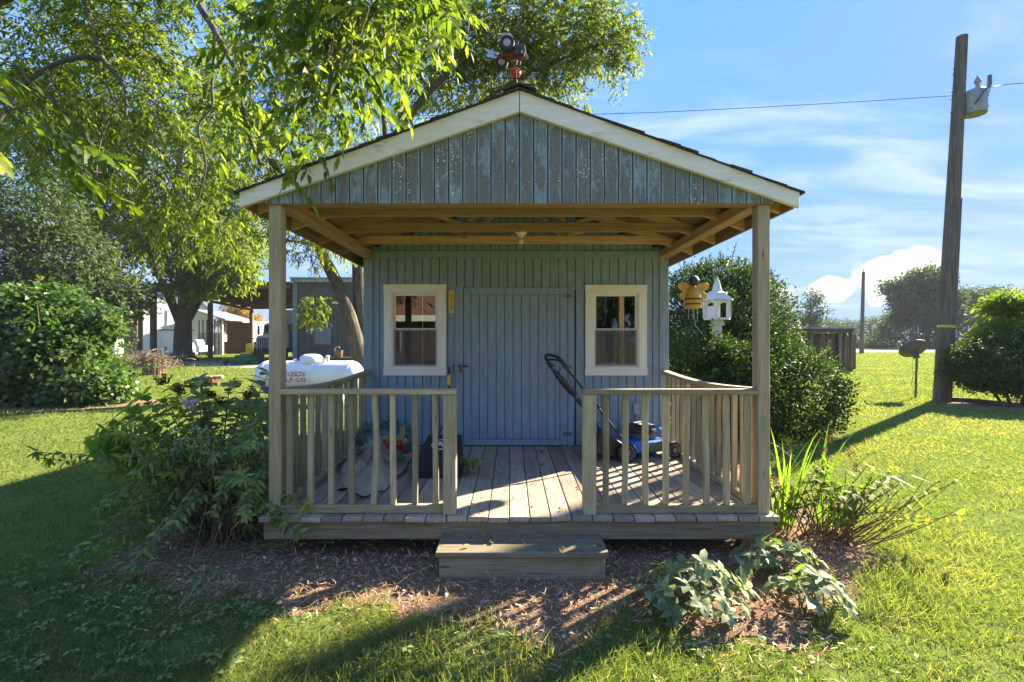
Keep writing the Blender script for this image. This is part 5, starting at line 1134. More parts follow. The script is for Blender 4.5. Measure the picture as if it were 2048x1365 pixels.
MB().tube(curve([tb+Vector((.29, -.10, .62)), tb+Vector((.12, -.24, .55)), tb+Vector((-.06, -.27, .38)), tb+Vector((-.2, -.2, .12))], 16), .014, 6).build('lead_wire', BLACK, tf)
MB().tube(curve([tb+Vector((.28, -.1, .6)), tb+Vector((.17, -.22, .45)), tb+Vector((.1, -.25, .38))], 8), .012, 6).build('lead_wire', BLACK, tf)
w0 = P(1913, 190, yp); wpts = [P(1913, 192, 12.5), P(1600, 211, 12.7), P(1200, 229, 13.0), P(700, 232, 13.5), P(200, 226, 14.2), P(-500, 205, 15.5), P(-1500, 170, 17)]
tag(MB().tube(curve(wpts, 60), .008, 5).build('power_line', BLACK), 'thin power line running from the utility pole behind the shed', 'power line')
wq = P(1972, 172, yp-.2); tag(MB().tube(curve([tb+Vector((.28, -.1, .61)), P(2048, 167, 13.2), P(2300, 150, 15.5)], 20), .011, 5).build('power_line', BLACK), 'power line leaving the transformer away from the shed', 'power line')
# far pole
b_ = G(1723, 708); fp = thing('far_utility_pole', 'slim grey pole standing alone at the far edge of the lawn', 'utility pole', (b_.x, b_.y, 0)); t_ = P(1727, 545, b_.y)
MB().tube([Vector((b_.x, b_.y, -.1)), t_], [.26, .17], 12).build('shaft', POLE, fp, 0, 50); MB().tube([t_, t_+Vector((0, 0, .35))], .03, 6).build('pin', BLACK, fp)
# timber edging by the right-hand bed
for a_, b2 in ((G(1896, 803), G(1938, 806)), (G(1940, 806), G(2010, 814))):
    tag(MB().bar(a_+Vector((0, 0, .05)), b2+Vector((0, 0, .05)), .10, .12).build('timber_edging', wood('greyold', 'x'), None, .008), 'weathered timber edging board on grass beside the utility pole', 'timber', 'timber edging by the pole')
# ---------------------------------------------------------------- brown house behind the camera, mirrored in the panes
hs_ = thing('house', 'brown board house with white trim facing the shed', 'house', (-3, -12, 0)); HW = plain('brown_house_boards', (.19, .10, .06), .8, 0, .15, 4)
MB().box(-9, 3.5, -12.2, -12, 0, 2.7).build('wall', HW, hs_); MB().box(-9.4, 3.9, -11.7, -11.55, 2.55, 2.85).build('white_fascia', BARN_WHITE, hs_)
MB().add([(-9.4, -11.6, 2.85), (3.9, -11.6, 2.85), (3.9, -16, 4.6), (-9.4, -16, 4.6), (-9.4, -11.6, 2.92), (3.9, -11.6, 2.92), (3.9, -16, 4.68), (-9.4, -16, 4.68)], [(0,3,2,1),(4,5,6,7),(0,1,5,4),(1,2,6,5),(2,3,7,6),(3,0,4,7)]).build('roof', plain('brown_shingle', (.22, .12, .07), .9), hs_)
for x in (-6.5, -2.5, 1.0): f_ = MB().box(x, x+1.1, -11.99, -11.93, 1.0, 2.2).build('window', BARN_WHITE, hs_); MB().box(x+.1, x+1.0, -11.925, -11.91, 1.1, 2.1).build('pane', DGL, f_)
# ================================================================ trees and plants
def A(v): return np.array([tuple(x) for x in v])
def limb(mb, pts, r0, r1, n=8, seg=None):
    c = curve(pts, seg or max(6, len(pts)*4)); m = len(c); mb.tube(c, [r0+(r1-r0)*(i/(m-1))**.8 for i in range(m)], n); return c
# ---------------------------------------------------------------- pecan whose boughs overhang the shed (trunk stands left of the frame)
tc_ = thing('overhanging_pecan_tree', 'pecan tree with drooping leafy boughs hanging over the shed roof', 'tree', (-8.6, 6.6, 0))
wd_ = MB(); limb(wd_, [(-8.6, 6.6, -.1), (-8.55, 6.55, 2.0), (-8.3, 6.5, 4.2), (-7.2, 6.3, 6.1)], .34, .20, 12)
bough = limb(wd_, [(-7.2, 6.3, 6.1), (-5.4, 6.0, 6.7), (-3.4, 5.3, 6.3), (-1.9, 4.5, 5.7), (-.7, 4.0, 5.1)], .20, .035, 9, 24)
b2_ = limb(wd_, [(-5.4, 6.0, 6.7), (-4.4, 7.5, 7.4), (-3.6, 9.0, 8.6), (-3.2, 10, 9.6)], .11, .03, 8, 16)
b3_ = limb(wd_, [(-8.1, 6.5, 4.8), (-8.6, 8.2, 6.2), (-8.4, 10, 7.4)], .15, .04, 8, 14)
LB = []
for pts, r0, r1 in (
    ([bough[9], P(150, -60, 6.0), P(168, 0, 5.8), P(187, 60, 5.6), P(205, 118, 5.5), P(248, 172, 5.4), P(252, 232, 5.3)], .058, .014),
    ([P(205, 118, 5.5), P(160, 116, 5.4), P(118, 126, 5.3), P(60, 160, 5.2), P(30, 200, 5.1), P(0, 240, 5.0), P(-40, 290, 4.9)], .034, .014),
    ([bough[15], P(385, -60, 4.9), P(398, 8, 4.8), P(420, 45, 4.7), P(448, 98, 4.6), P(476, 150, 4.5), P(486, 220, 4.4), P(503, 285, 4.3), P(522, 330, 4.2)], .048, .014),
    ([P(430, 62, 4.68), P(428, 120, 4.7), P(424, 175, 4.7), P(424, 215, 4.7), P(397, 256, 4.65), P(412, 330, 4.6), P(396, 400, 4.6)], .020, .006),
    ([P(243, -30, 6.2), P(240, 30, 6.1), P(268, 95, 6.0), P(275, 150, 5.9)], .018, .006),
    ([P(187, 110, 5.55), P(195, 150, 5.5), P(215, 175, 5.4), P(228, 215, 5.4), P(205, 270, 5.4), P(194, 330, 5.3), P(193, 400, 5.3)], .014, .006),
    ([P(70, 180, 5.2), P(35, 140, 5.1), P(0, 125, 5.0)], .012, .005)):
    LB.append(limb(wd_, pts, r0, r1, 7))
lv = Leaves()
# the four smaller hanging boughs are part of the same tree: twigs carry compound leaves
def twig(mb, a, b, sag=.12, r=.006):
    a, b = Vector(a), Vector(b); m = (a+b)/2+Vector((R.gauss(0, .08), R.gauss(0, .08), sag)); c = curve([a, m, b], 6); mb.tube(c, [r*(1-.7*i/6) for i in range(7)], 5); return c
def dress(c, k, RL, nl, L, Wd, t0=.15):
    base = []; dd = []
    for j in range(k):
        t = t0+(1-t0)*j/max(1, k-1); x = t*(len(c)-1); i = min(int(x), len(c)-2); p = c[i].lerp(c[i+1], x-i); ax = (c[i+1]-c[i]).normalized()
        o = Vector((R.gauss(0, 1), R.gauss(0, 1), R.gauss(-.1, .5))).normalized(); base.append(p); dd.append(ax*.5+o*.9)
    pinnate(lv, A(base), A(dd), RL*(.8+.4*rng.random(len(base))), nl, L, Wd, .55)
def region(px0, px1, py0, py1, Y0, Y1, n, low, src, k=6, L=.105, Wd=.034, RL=.28, nl=9):
    for _ in range(n):
        px, py = R.uniform(px0, px1), R.uniform(py0, py1)
        if py > low(px): continue
        e = P(px, py, R.uniform(Y0, Y1)); s_ = min((R.choice(src) for _ in range(5)), key=lambda q: (q-e).length)
        a_ = e.lerp(s_, min(1, .75/max(.2, (s_-e).length))); a_ = a_+Vector((R.gauss(0, .1), R.gauss(0, .1), .1))
        dress(twig(wd_, a_, e), k, RL, nl, L, Wd)
nearlow = lambda x: np.interp(x, [480, 560, 640, 700, 760, 820, 870, 920], [330, 345, 320, 285, 255, 200, 120, 40])
region(490, 900, -60, 330, 2.75, 3.35, 46, nearlow, bough[18:], 5, .098, .038, .24, 9)
region(420, 930, -80, 300, 3.3, 4.8, 85, nearlow, bough[16:], 6, .10, .035)
region(-40, 520, -60, 430, 5.5, 8.2, 330, lambda x: np.interp(x, [0, 60, 150, 300, 520], [330, 380, 430, 440, 430])-R.random()**2*160, [p for l in LB for p in l]+bough[6:18], 7, .088, .030)
region(-60, 130, 240, 380, 1.75, 2.3, 4, lambda x: 370, [P(-200, 120, 2.0)], 4, .11, .04, .26, 9)
region(200, 560, 380, 560, 5.5, 9, 60, lambda x: np.interp(x, [200, 330, 420, 560], [440, 560, 590, 480]), [P(350, 300, 7)], 6, .09, .030)
lv.build('crown', PECAN, tc_, True, .12, .22); wd_.build('trunk', BARK, tc_, 0, 60)
# ---------------------------------------------------------------- pecan with two leaning stems behind the shed
ta = thing('leaning_pecan_tree', 'pecan tree with two leaning stems behind the propane tank', 'tree', (-4.4, 14.4, 0)); mb = MB(); Y = 14.4
s1 = limb(mb, [P(732, 800, Y)-Vector((0, 0, .1)), P(722, 730, Y), P(706, 660, Y), P(684, 590, Y), P(655, 530, Y), P(625, 470, Y), P(590, 400, Y-.4), P(540, 320, Y-.8)], .30, .10, 12, 24)
s2 = limb(mb, [P(742, 800, Y+.3), P(728, 700, Y+.3), P(719, 600, Y+.3), P(716, 510, Y+.3), P(722, 430, Y+.3), P(760, 330, Y), P(820, 230, Y-.5), P(900, 140, Y-1)], .26, .09, 12, 24)
for pts, r0, r1 in (([s2[17], P(900, 260, Y), P(1000, 180, Y-.5), P(1100, 130, Y-.6), P(1200, 90, Y-.8), P(1260, 95, Y-1)], .10, .02), ([s2[19], P(900, 120, Y+1), P(1000, 60, Y+1.5), P(1120, 10, Y+2)], .09, .02),
    ([s1[18], P(560, 300, Y+1), P(500, 200, Y+1.5), P(420, 120, Y+2)], .08, .02), ([s2[18], P(760, 180, Y+1), P(720, 60, Y+1), P(700, -80, Y+1)], .09, .03), ([s1[16], P(560, 480, Y-.5), P(500, 470, Y-1)], .06, .015),
    ([P(1000, 180, Y-.5), P(1060, 170, Y-.8), P(1130, 175, Y-1)], .04, .01), ([P(1100, 130, Y-.6), P(1180, 40, Y), P(1230, 0, Y)], .04, .01), ([s1[10], P(640, 600, Y-.3), P(618, 620, Y-.4)], .03, .008), ([s2[10], P(760, 480, Y), P(800, 450, Y)], .03, .01)):
    limb(mb, pts, r0, r1, 7)
mb.build('trunk', BARK, ta, 0, 60); lv = Leaves()
def E(px, py, Y, rx, ry, w, dy=1.2): c = P(px, py, Y); return (c, (rx*Y/F, dy, ry*Y/F), w)
ells = [E(560, 120, 13.5, 130, 150, 10), E(700, 60, 14.5, 150, 130, 10), E(860, 80, 14, 130, 120, 12), E(990, 60, 14, 120, 90, 13), E(1110, 50, 13.8, 100, 90, 12), E(1205, 75, 13.4, 70, 65, 7), E(1120, 150, 13.6, 55, 45, 4), E(900, 190, 14.5, 110, 60, 6), E(1010, 150, 14.4, 100, 70, 8),
        E(560, 310, 13.6, 90, 110, 7), E(480, 420, 13.2, 90, 70, 5), E(640, 470, 13.6, 70, 70, 4), E(630, 620, 13.6, 28, 35, 1.0, .5), E(700, 260, 15, 120, 90, 6), E(650, -60, 14, 220, 90, 6), E(980, -60, 14, 240, 90, 6), E(1255, 95, 13.2, 38, 40, 1.2, .6), E(1240, 150, 13.3, 14, 30, .4, .4), E(1165, 205, 13.5, 12, 18, .25, .3)]
w = np.array([e[2] for e in ells]); w = w/w.sum(); n = 9300; idx = rng.choice(len(ells), n, p=w)
ctr = A([e[0] for e in ells])[idx]; rad = np.array([e[1] for e in ells])[idx]; u = rand_dir(n); pos = ctr+u*rad*(rng.random((n, 1))**.42)
pinnate(lv, pos, u*.6+rng.normal(size=(n, 3))*.8-np.array([0, 0, .2]), .30, 9, .125, .042, .6)
lv.build('crown', PECAN_FAR, ta, False, .15, .2)
# ---------------------------------------------------------------- the big old pecan by the lean-to
tb_ = thing('old_pecan_tree', 'big old pecan tree with thick forked trunk beside the lean-to', 'tree', (-26.4, 38, 0)); mb = MB(); Y = 38
cb_ = [P(368, 726, Y)-Vector((0, 0, .1)), P(367, 715, Y), P(366, 700, Y), P(366, 670, Y), P(367, 645, Y), P(370, 620, Y)]
c_ = curve(cb_, 20); mb.tube(c_, [1.15, .9, .82, .76]+[.72-.012*i for i in range(17)], 16)
for pts, r0, r1 in (([P(362, 648, Y), P(345, 610, Y), P(322, 560, Y), P(290, 500, Y), P(240, 420, Y), P(180, 330, Y)], .40, .12), ([P(372, 640, Y), P(385, 590, Y), P(395, 540, Y-1), P(420, 470, Y-1), P(470, 380, Y-2)], .40, .12), ([P(374, 645, Y), P(398, 605, Y+1), P(420, 560, Y+2), P(470, 500, Y+2)], .30, .1),
    ([P(366, 630, Y), P(362, 540, Y), P(350, 420, Y), P(360, 300, Y), P(370, 200, Y)], .36, .1), ([P(290, 500, Y), P(220, 480, Y-1), P(140, 470, Y-2)], .2, .06)): limb(mb, pts, r0, r1, 10)
for k in range(7): t = k*.9; p_ = c_[0]; limb(mb, [p_+Vector((math.cos(t)*.5, math.sin(t)*.5, .55)), p_+Vector((math.cos(t)*1.1, math.sin(t)*1.1, .18)), p_+Vector((math.cos(t)*1.9, math.sin(t)*1.9, .02))], .30, .06, 7)
mb.build('trunk', BARK, tb_, 0, 60); lv = Leaves()
ells = [E(330, 330, 38, 170, 130, 10, 5), E(180, 330, 37, 150, 130, 9, 5), E(90, 250, 39, 130, 110, 6, 5), E(480, 330, 39, 110, 130, 6, 5), E(300, 200, 40, 200, 110, 7, 5), E(380, 480, 35, 100, 75, 6, 3), E(240, 480, 36, 110, 65, 5, 3), E(460, 500, 36, 80, 60, 4, 3), E(395, 555, 33.5, 65, 45, 3, 1.5), E(470, 540, 33.5, 45, 45, 2, 1.5), E(130, 450, 38, 110, 60, 3, 4)]
clumps(lv, ells, 4300, 11, .42, .36, .15, .45, .25); lv.build('crown', PECAN_FAR, tb_, False, .15, .2)
# left background tree with bare limbs against the sky
tl = thing('roadside_tree', 'dark tree rising behind the vine covered thicket', 'tree', (-26, 27, 0)); mb = MB(); Y = 27
limb(mb, [P(130, 740, Y), P(120, 650, Y), P(105, 590, Y), P(75, 545, Y), P(50, 500, Y), P(20, 430, Y)], .40, .12, 10); limb(mb, [P(112, 610, Y), P(98, 560, Y), P(85, 520, Y), P(90, 450, Y)], .22, .08, 8); limb(mb, [P(120, 640, Y), P(170, 590, Y), P(200, 560, Y)], .16, .05, 8)
mb.build('trunk', BARK, tl, 0, 60); lv = Leaves()
clumps(lv, [E(40, 420, 27, 110, 80, 6, 3), E(150, 560, 27, 70, 40, 3, 2), E(20, 585, 26, 60, 30, 2, 2), E(215, 590, 29, 85, 48, 8, 2.5), E(140, 520, 28, 90, 60, 5, 2.5), E(-60, 480, 27, 90, 120, 4, 3), E(45, 545, 26.5, 30, 25, 1, 1)], 1800, 11, .35, .30, .13, .4, .3); lv.build('crown', FARLEAF, tl, False, .15, .2)
# autumn tree behind the tin roof and a few trees closing the left horizon
def back_tree(name, label, px, top, Y, wpx, mat, n, group=None, seed=0, base_px=None, gaps=1.0):
    b_ = P(px, 683, Y); t = thing(name, label, 'tree', (b_.x, Y, 0), group=group); h_ = H+(683-top)*Y/F; w_ = wpx*Y/F/2; mb = MB()
    tr_ = limb(mb, [(b_.x, Y, -.2), (b_.x+R.uniform(-.3, .3), Y, h_*.35), (b_.x+R.uniform(-.6, .6), Y, h_*.8)], .035*h_, .008*h_, 7, 8)
    el = []
    for k in range(12):
        a_ = R.random()*6.28; r_ = R.uniform(.2, .85); z_ = h_*R.uniform(.35, .84); c_ = Vector((b_.x+math.cos(a_)*w_*r_, Y+math.sin(a_)*w_*r_*.6, z_)); s_ = R.uniform(.24, .44)*w_*gaps
        el.append((c_, (s_, s_, min(s_*.8, h_-z_+.02*h_)), s_)); limb(mb, [tr_[4+k % 3], tr_[4+k % 3].lerp(c_, .5)+Vector((0, 0, .03*h_)), c_], .012*h_, .003*h_, 5, 5)
    el.append((Vector((b_.x, Y, h_*.86)), (w_*.45, w_*.45, h_*.14), w_*.5)); el.append((Vector((b_.x, Y, h_*.45)), (w_*.75, w_*.6, h_*.28), w_*.6))
    mb.build('trunk', BARK, t, 0, 60); lv = Leaves(); clumps(lv, el, int(n*2.4), 9, .05*h_, .040*h_, .026*h_, .2, .1); lv.build('crown', mat, t, False, .15, .15); return t
back_tree('autumn_tree', 'yellowing tree behind the corrugated tin roof', 478, 600, 85, 90, AUTUMN, 330)
G2 = 'trees along the far field edge'; ROW = 'tree of the far hazy woodland edge behind the lawn'
spec = [(1340, 640, 118, 70, 150), (1390, 628, 120, 80, 150), (1450, 618, 116, 80, 170), (1510, 612, 118, 80, 170), (1556, 600, 108, 70, 190), (1660, 636, 124, 70, 170), (1700, 640, 126, 66, 170), (1742, 634, 122, 66, 170), (1782, 622, 116, 60, 190),
        (1945, 575, 110, 110, 330), (1990, 572, 116, 100, 300), (2040, 596, 112, 100, 250), (2110, 580, 112, 110, 220), (2200, 600, 116, 120, 200), (1280, 630, 120, 80, 120), (1215, 632, 120, 90, 110)]
for i, (px, top, Y, wp, n) in enumerate(spec): back_tree('woodland_tree', ROW, px, top, Y, wp*1.35, FARLEAF, int(n*1.2), G2)
back_tree('tall_field_tree', 'tallest full crowned tree of the far woodland edge, behind the dish', 1855, 536, 104, 165, FARLEAF, 900, None, 0, None, .8)
back_tree('sparse_field_tree', 'thin gappy tree above the pole shed roof', 1625, 580, 96, 62, FARLEAF, 90, None, 0, None, .5)
for i, (px, top, Y, wp) in enumerate(((60, 640, 95, 130), (170, 636, 100, 130), (-60, 630, 95, 130), (610, 640, 100, 120), (700, 640, 100, 120), (420, 650, 110, 120))): back_tree('woodland_tree', 'tree of the far woodland behind the barns', px, top, Y, wp, FARLEAF, 120, 'trees behind the barns')
lv = Leaves(); n = 30000; X = rng.uniform(20, 175, n); Yv = 100+8*rng.random(n)+rng.normal(size=n); hz = (3.4+1.4*np.sin(X*.31)+1.2*np.sin(X*.77+1)+1.0*np.sin(X*1.9))*rng.random(n)
lv.add(np.stack([X, Yv, np.maximum(.1, hz)], 1), rng.normal(size=(n, 3))+np.array([0, -.2, .4]), np.array([0, 0, 1.0])+.6*rng.normal(size=(n, 3)), .6, .35); tag(lv.build('undergrowth', FARLEAF, None, False, .15, .1, 'stuff'), 'dark undergrowth along the foot of the far woodland', 'bushes')
# ---------------------------------------------------------------- holly bush right of the shed
def shoots(lv, mb, ells, n, ln, L, Wd, rise=.6):
    out = []
    for k in range(n):
        c_, r_, _w = R.choice(ells); u = Vector((R.gauss(0, 1), R.gauss(0, 1), R.gauss(.3, .8))).normalized(); p_ = Vector(c_)+Vector((u.x*r_[0], u.y*r_[1], u.z*r_[2]))*.92; l_ = ln*R.uniform(.5, 1.4)
        if p_.z < .1: continue
        d_ = (u+Vector((0, 0, rise))).normalized(); out.append([p_-d_*l_*.3, p_+d_*l_*.4, p_+d_*l_+Vector((R.gauss(0, .05), R.gauss(0, .05), 0))])
    stems(lv, mb, out, .006, .002, .25, .035 if L < .07 else .07, 2, L, Wd, .8, .0)
hb_ = thing('holly_bush', 'large glossy dark green holly bush right of the shed', 'bush', (4.3, 8.4, 0)); lv = Leaves(); mb = MB()
for k in range(9): a_ = k*.7; limb(mb, [(4.2+.25*math.cos(a_), 8.4+.25*math.sin(a_), -.05), (4.2+.5*math.cos(a_), 8.4+.5*math.sin(a_), .7), (4.2+.95*math.cos(a_), 8.4+.8*math.sin(a_), 1.5)], .05, .015, 6)
ells = [E(1590, 788, 8.2, 86, 94, 9, .95), E(1500, 760, 8.0, 100, 130, 8, .9), E(1410, 740, 8.2, 95, 150, 9, .9), E(1400, 650, 8.5, 85, 95, 6, .8), E(1490, 640, 8.8, 95, 95, 6, .9), E(1440, 575, 9.2, 75, 60, 4, .8), E(1385, 570, 9.2, 50, 35, 2, .6), E(1530, 690, 8.6, 55, 40, 2.5, .7), E(1440, 770, 6.95, 42, 95, 3.5, .28), E(1400, 760, 7.0, 60, 110, 4, .35), E(1490, 770, 7.1, 60, 95, 3.5, .35), E(1490, 585, 9.2, 45, 45, 2, .6)]
clumps(lv, ells, 8200, 9, .075, .062, .032, .0, .45, .9); shoots(lv, mb, ells, 110, .26, .055, .028)
sp2 = []
for px, py, top in ((1440, 560, 505), (1462, 555, 488), (1450, 560, 520), (1365, 575, 525), (1395, 560, 530), (1415, 550, 512), (1490, 570, 530), (1505, 590, 545), (1475, 560, 515), (1380, 570, 545), (1640, 740, 700), (1672, 790, 765), (1655, 760, 725), (1600, 705, 680), (1668, 830, 828)):
    Yq = 9.0 if px < 1520 else 8.2; sp2.append([P(px, py+30, Yq), P(px+2, (py+top)/2, Yq), P(px+R.uniform(-8, 12), top, Yq-.1)])
stems(lv, mb, sp2, .010, .003, .1, .035, 3, .055, .026, .8, -.1); lv.build('foliage', HOLLY, hb_, False, .2, .1); mb.build('branches', TWIG, hb_)['kind'] = 'stuff'
# ---------------------------------------------------------------- vine covered thicket, far left
vt = thing('vine_thicket', 'mound of broad leaved vines smothering a bush on the left lawn', 'bush', (-12.4, 12.6, 0)); lv = Leaves(); mb = MB()
for k in range(10): a_ = k*.63; limb(mb, [(-12.4+.5*math.cos(a_), 12.8+.4*math.sin(a_), -.05), (-12.3+1.1*math.cos(a_), 12.7+.7*math.sin(a_), 1.2), (-12.3+1.9*math.cos(a_), 12.6+1.0*math.sin(a_), 2.2+.5*math.sin(a_*3))], .05, .012, 6)
ells = [E(50, 690, 12.6, 120, 120, 9, 1.2), E(120, 720, 12.2, 85, 90, 7, 1.0), E(178, 772, 11.9, 70, 46, 4, .8), E(60, 770, 12.0, 130, 50, 6, .9), E(105, 625, 13, 65, 55, 4, .9), E(-80, 690, 12.8, 120, 120, 6, 1.2), E(215, 660, 12.6, 14, 20, .4, .3), E(200, 640, 12.8, 30, 25, .8, .4)]
clumps(lv, ells, 4300, 6, .14, .14, .115, .55, .45, .8); shoots(lv, mb, ells, 70, .55, .12, .09); lv.build('foliage', VINE, vt, False, .12, .15, None, .35); mb.build('branches', TWIG, vt)['kind'] = 'stuff'
# ---------------------------------------------------------------- bushes at the right edge
rb_ = thing('mixed_bush', 'dark green rounded bush with reddish tips beside the timber edging', 'bush', (12.9, 11.8, 0)); lv = Leaves(); mb = MB()
for k in range(9): a_ = k*.7; limb(mb, [(12.7+.3*math.cos(a_), 11.8+.3*math.sin(a_), -.05), (12.6+.8*math.cos(a_), 11.7+.5*math.sin(a_), .6), (12.6+1.5*math.cos(a_), 11.7+.8*math.sin(a_), 1.2)], .035, .010, 6)
clumps(lv, [E(2000, 730, 11.9, 85, 60, 8, .9), E(1960, 740, 11.7, 50, 45, 4, .7), E(2050, 720, 12, 80, 80, 7, 1), E(1930, 720, 11.8, 24, 25, 1, .4), E(2120, 720, 12, 80, 80, 4, 1)], 2600, 8, .10, .085, .040, .1, .45, .8); shoots(lv, mb, [E(2000, 730, 11.9, 85, 60, 8, .9), E(1950, 735, 11.7, 45, 45, 4, .7)], 60, .35, .075, .036); lv.build('foliage', HOLLY, rb_, False, .2, .1); mb.build('branches', TWIG, rb_)['kind'] = 'stuff'
yb2 = thing('yellow_green_shrub', 'tall yellow green shrub rising above the dark rounded bush', 'bush', (14.6, 13.0, 0)); lv = Leaves(); mb = MB()
for k in range(8): a_ = k*.8; limb(mb, [(14.2+.2*math.cos(a_), 13+.2*math.sin(a_), -.05), (14.1+.4*math.cos(a_), 13+.4*math.sin(a_), 1.3), (14.0+.9*math.cos(a_), 13+.7*math.sin(a_), 2.5)], .035, .010, 6)
clumps(lv, [E(2030, 620, 13, 50, 35, 5, .7), E(2060, 650, 13, 55, 55, 5, .8), E(1995, 655, 12.6, 30, 14, 1.2, .4), E(2010, 610, 13, 30, 20, 2, .5), E(2120, 640, 13, 60, 60, 4, .8), E(1965, 675, 12.4, 24, 12, .7, .3)], 900, 9, .10, .13, .055, .2, .3, .8); lv.build('foliage', PEONY, yb2, False, .2, .15); mb.build('branches', TWIG, yb2)
lv = Leaves(); mb = MB(); vp = thing('pole_creeper', 'small creeper climbing the foot of the utility pole', 'vine', (11.3, 12.3, 0))
stems(lv, mb, [[(11.25, 12.28, 0), (11.35, 12.26, .5), (11.3, 12.27, .95)], [(11.45, 12.3, .0), (11.5, 12.27, .4), (11.38, 12.25, .75)]], .006, .003, .3, .05, 2, .06, .035); lv.build('foliage', VINE, vp); mb.build('stems', TWIG, vp)
# ---------------------------------------------------------------- hydrangea and arching shrub left of the porch
hy = thing('hydrangea', 'broad leaved hydrangea with dried flower heads behind the arching shrub', 'shrub', (-2.75, 4.45, 0)); lv = Leaves(); mb = MB(); paths = []
for k in range(60):
    px, py = R.uniform(190, 560), R.uniform(745, 930)
    lim = np.interp(px, [150, 220, 300, 420, 540], [900, 850, 775, 755, 745])
    if py < lim: py = lim+R.uniform(0, 40)
    Yq = R.uniform(4.0, 4.9); e = P(px, py, Yq)
    if e.x > -1.86: e.x = -1.9-R.random()*.15
    paths.append([(-2.75+R.gauss(0, .18), 4.45+R.gauss(0, .12), -.02), (e.x*.55-2.75*.45, e.y*.6+4.45*.4, e.z*.62), e])
stems(lv, mb, paths, .007, .004, .35, .085, 2, .125, .082, .95, .25, endwhorl=5); lv.build('foliage', SHRUB, hy, True, .10, .18); mb.build('stems', STEMG, hy)
flowers('lilac_bloom', [P(382, 808, 3.9)+Vector((R.gauss(0, .022), R.gauss(0, .02), R.gauss(0, .018))) for _ in range(26)], 7, .006, .020, .018, PETAL_L, hy)
MB().tube(curve([P(378, 960, 4.0), P(392, 880, 3.95), P(382, 815, 3.9)], 8), .005, 5).build('bloom_stem', STEM, hy)
flowers('blue_bloom', [P(540, 779, 4.2)+Vector((R.gauss(0, .022), R.gauss(0, .02), R.gauss(0, .015))) for _ in range(24)], 7, .006, .022, .018, PETAL_B, hy)
for px, py in ((325, 762), (385, 772), (420, 790), (470, 768), (440, 806), (360, 780), (500, 790), (600, 752), (625, 756)):
    if px < 560: flowers('dried_head', [P(px, py, 4.5)+Vector((R.gauss(0, .026), R.gauss(0, .02), R.gauss(0, .018))) for _ in range(18)], 7, .006, .026, .02, DRYHEAD, hy)
as_ = thing('arching_shrub', 'low arching shrub with drooping pointed leaves beside the porch post', 'shrub', (-2.4, 3.75, 0)); lv = Leaves(); mb = MB(); paths = []
for k in range(70):
    px, py = R.uniform(190, 560), R.uniform(840, 1075); Yq = R.uniform(3.25, 3.95); e = P(px, py, Yq)
    if e.x > -1.84 and e.y > 3.40: e.y = R.uniform(3.2, 3.38)
    if px < 300 and py < 900: py += 60
    b_ = Vector((-2.25+R.gauss(0, .2), 3.8+R.gauss(0, .12), -.02)); m_ = (b_+e)/2+Vector((0, 0, .22+.2*R.random())); e.z = max(e.z, .06)
    if m_.x > -1.84: m_.x = -1.88
    paths.append([b_, m_, e])
for px, py, Yq in ((100, 920, 3.7), (75, 905, 3.75), (60, 1190, 3.0), (90, 1150, 3.1), (160, 1100, 3.2), (215, 1045, 3.3), (270, 1130, 3.1), (290, 1100, 3.15), (598, 1065, 3.3), (575, 1040, 3.33), (610, 1010, 3.36), (210, 860, 3.8), (545, 800, 3.7), (530, 830, 3.6)):
    e = P(px, py, Yq); e.z = max(.06, e.z); b_ = Vector((-2.3+R.gauss(0, .15), 3.75+R.gauss(0, .1), -.02)); m_ = (b_+e)/2+Vector((0, 0, .25));
    if m_.x > -1.84: m_.x = -1.9
    paths.append([b_, m_, e])
stems(lv, mb, paths, .006, .0025, .34, .072, 3, .078, .030, .85, .5, endwhorl=6, endL=.088); lv.build('foliage', SHRUB, as_, True, .12, .25); mb.build('stems', TWIG, as_)
wt = thing('dry_stalks', 'straw coloured dead stalks standing among the shrub leaves by the porch', 'stalks', (-2.2, 3.9, 0)); mb = MB()
for k in range(26): b_ = Vector((-2.2+R.gauss(0, .12), 3.75+R.gauss(0, .1), 0)); e = b_+Vector((R.gauss(-.02, .22), R.gauss(0, .1), R.uniform(.5, 1.05))); e.x = min(e.x, -1.87); mb.tube(curve([b_, (b_+e)/2+Vector((R.gauss(0, .04), 0, .06)), e], 6), [.004-.0004*i for i in range(7)], 5)
mb.build('stalks', plain('straw', (.33, .24, .11), .8, 0, .2, 20), wt)['kind'] = 'stuff'
# ---------------------------------------------------------------- daylily, peony and hellebores right of the porch
def blades(lv, base, n, spread, L0, L1, Wd, arch):
    for k in range(n):
        a_ = R.random()*6.28; b_ = Vector(base)+Vector((R.gauss(0, spread), R.gauss(0, spread), 0)); L = R.uniform(L0, L1); d_ = Vector((math.cos(a_)*.28, math.sin(a_)*.28, 1)).normalized(); sg = 7; p_ = b_; w_ = Wd*R.uniform(.7, 1.2); c0 = R.random(); ar = arch*R.uniform(.3, 1.6)
        pts = [p_]
        for i in range(sg): d_ = (d_+Vector((math.cos(a_), math.sin(a_), -1.3))*ar*.12*(i/sg)).normalized(); p_ = p_+d_*L/sg; pts.append(p_)
        sd_ = Vector((-math.sin(a_), math.cos(a_), 0))
        for i in range(sg):
            f0, f1 = 1-(i/sg)**2.2, 1-((i+1)/sg)**2.2
            lv.append((pts[i]-sd_*w_*f0/2, pts[i]+sd_*w_*f0/2, pts[i+1]+sd_*w_*f1/2, pts[i+1]-sd_*w_*f1/2, c0))
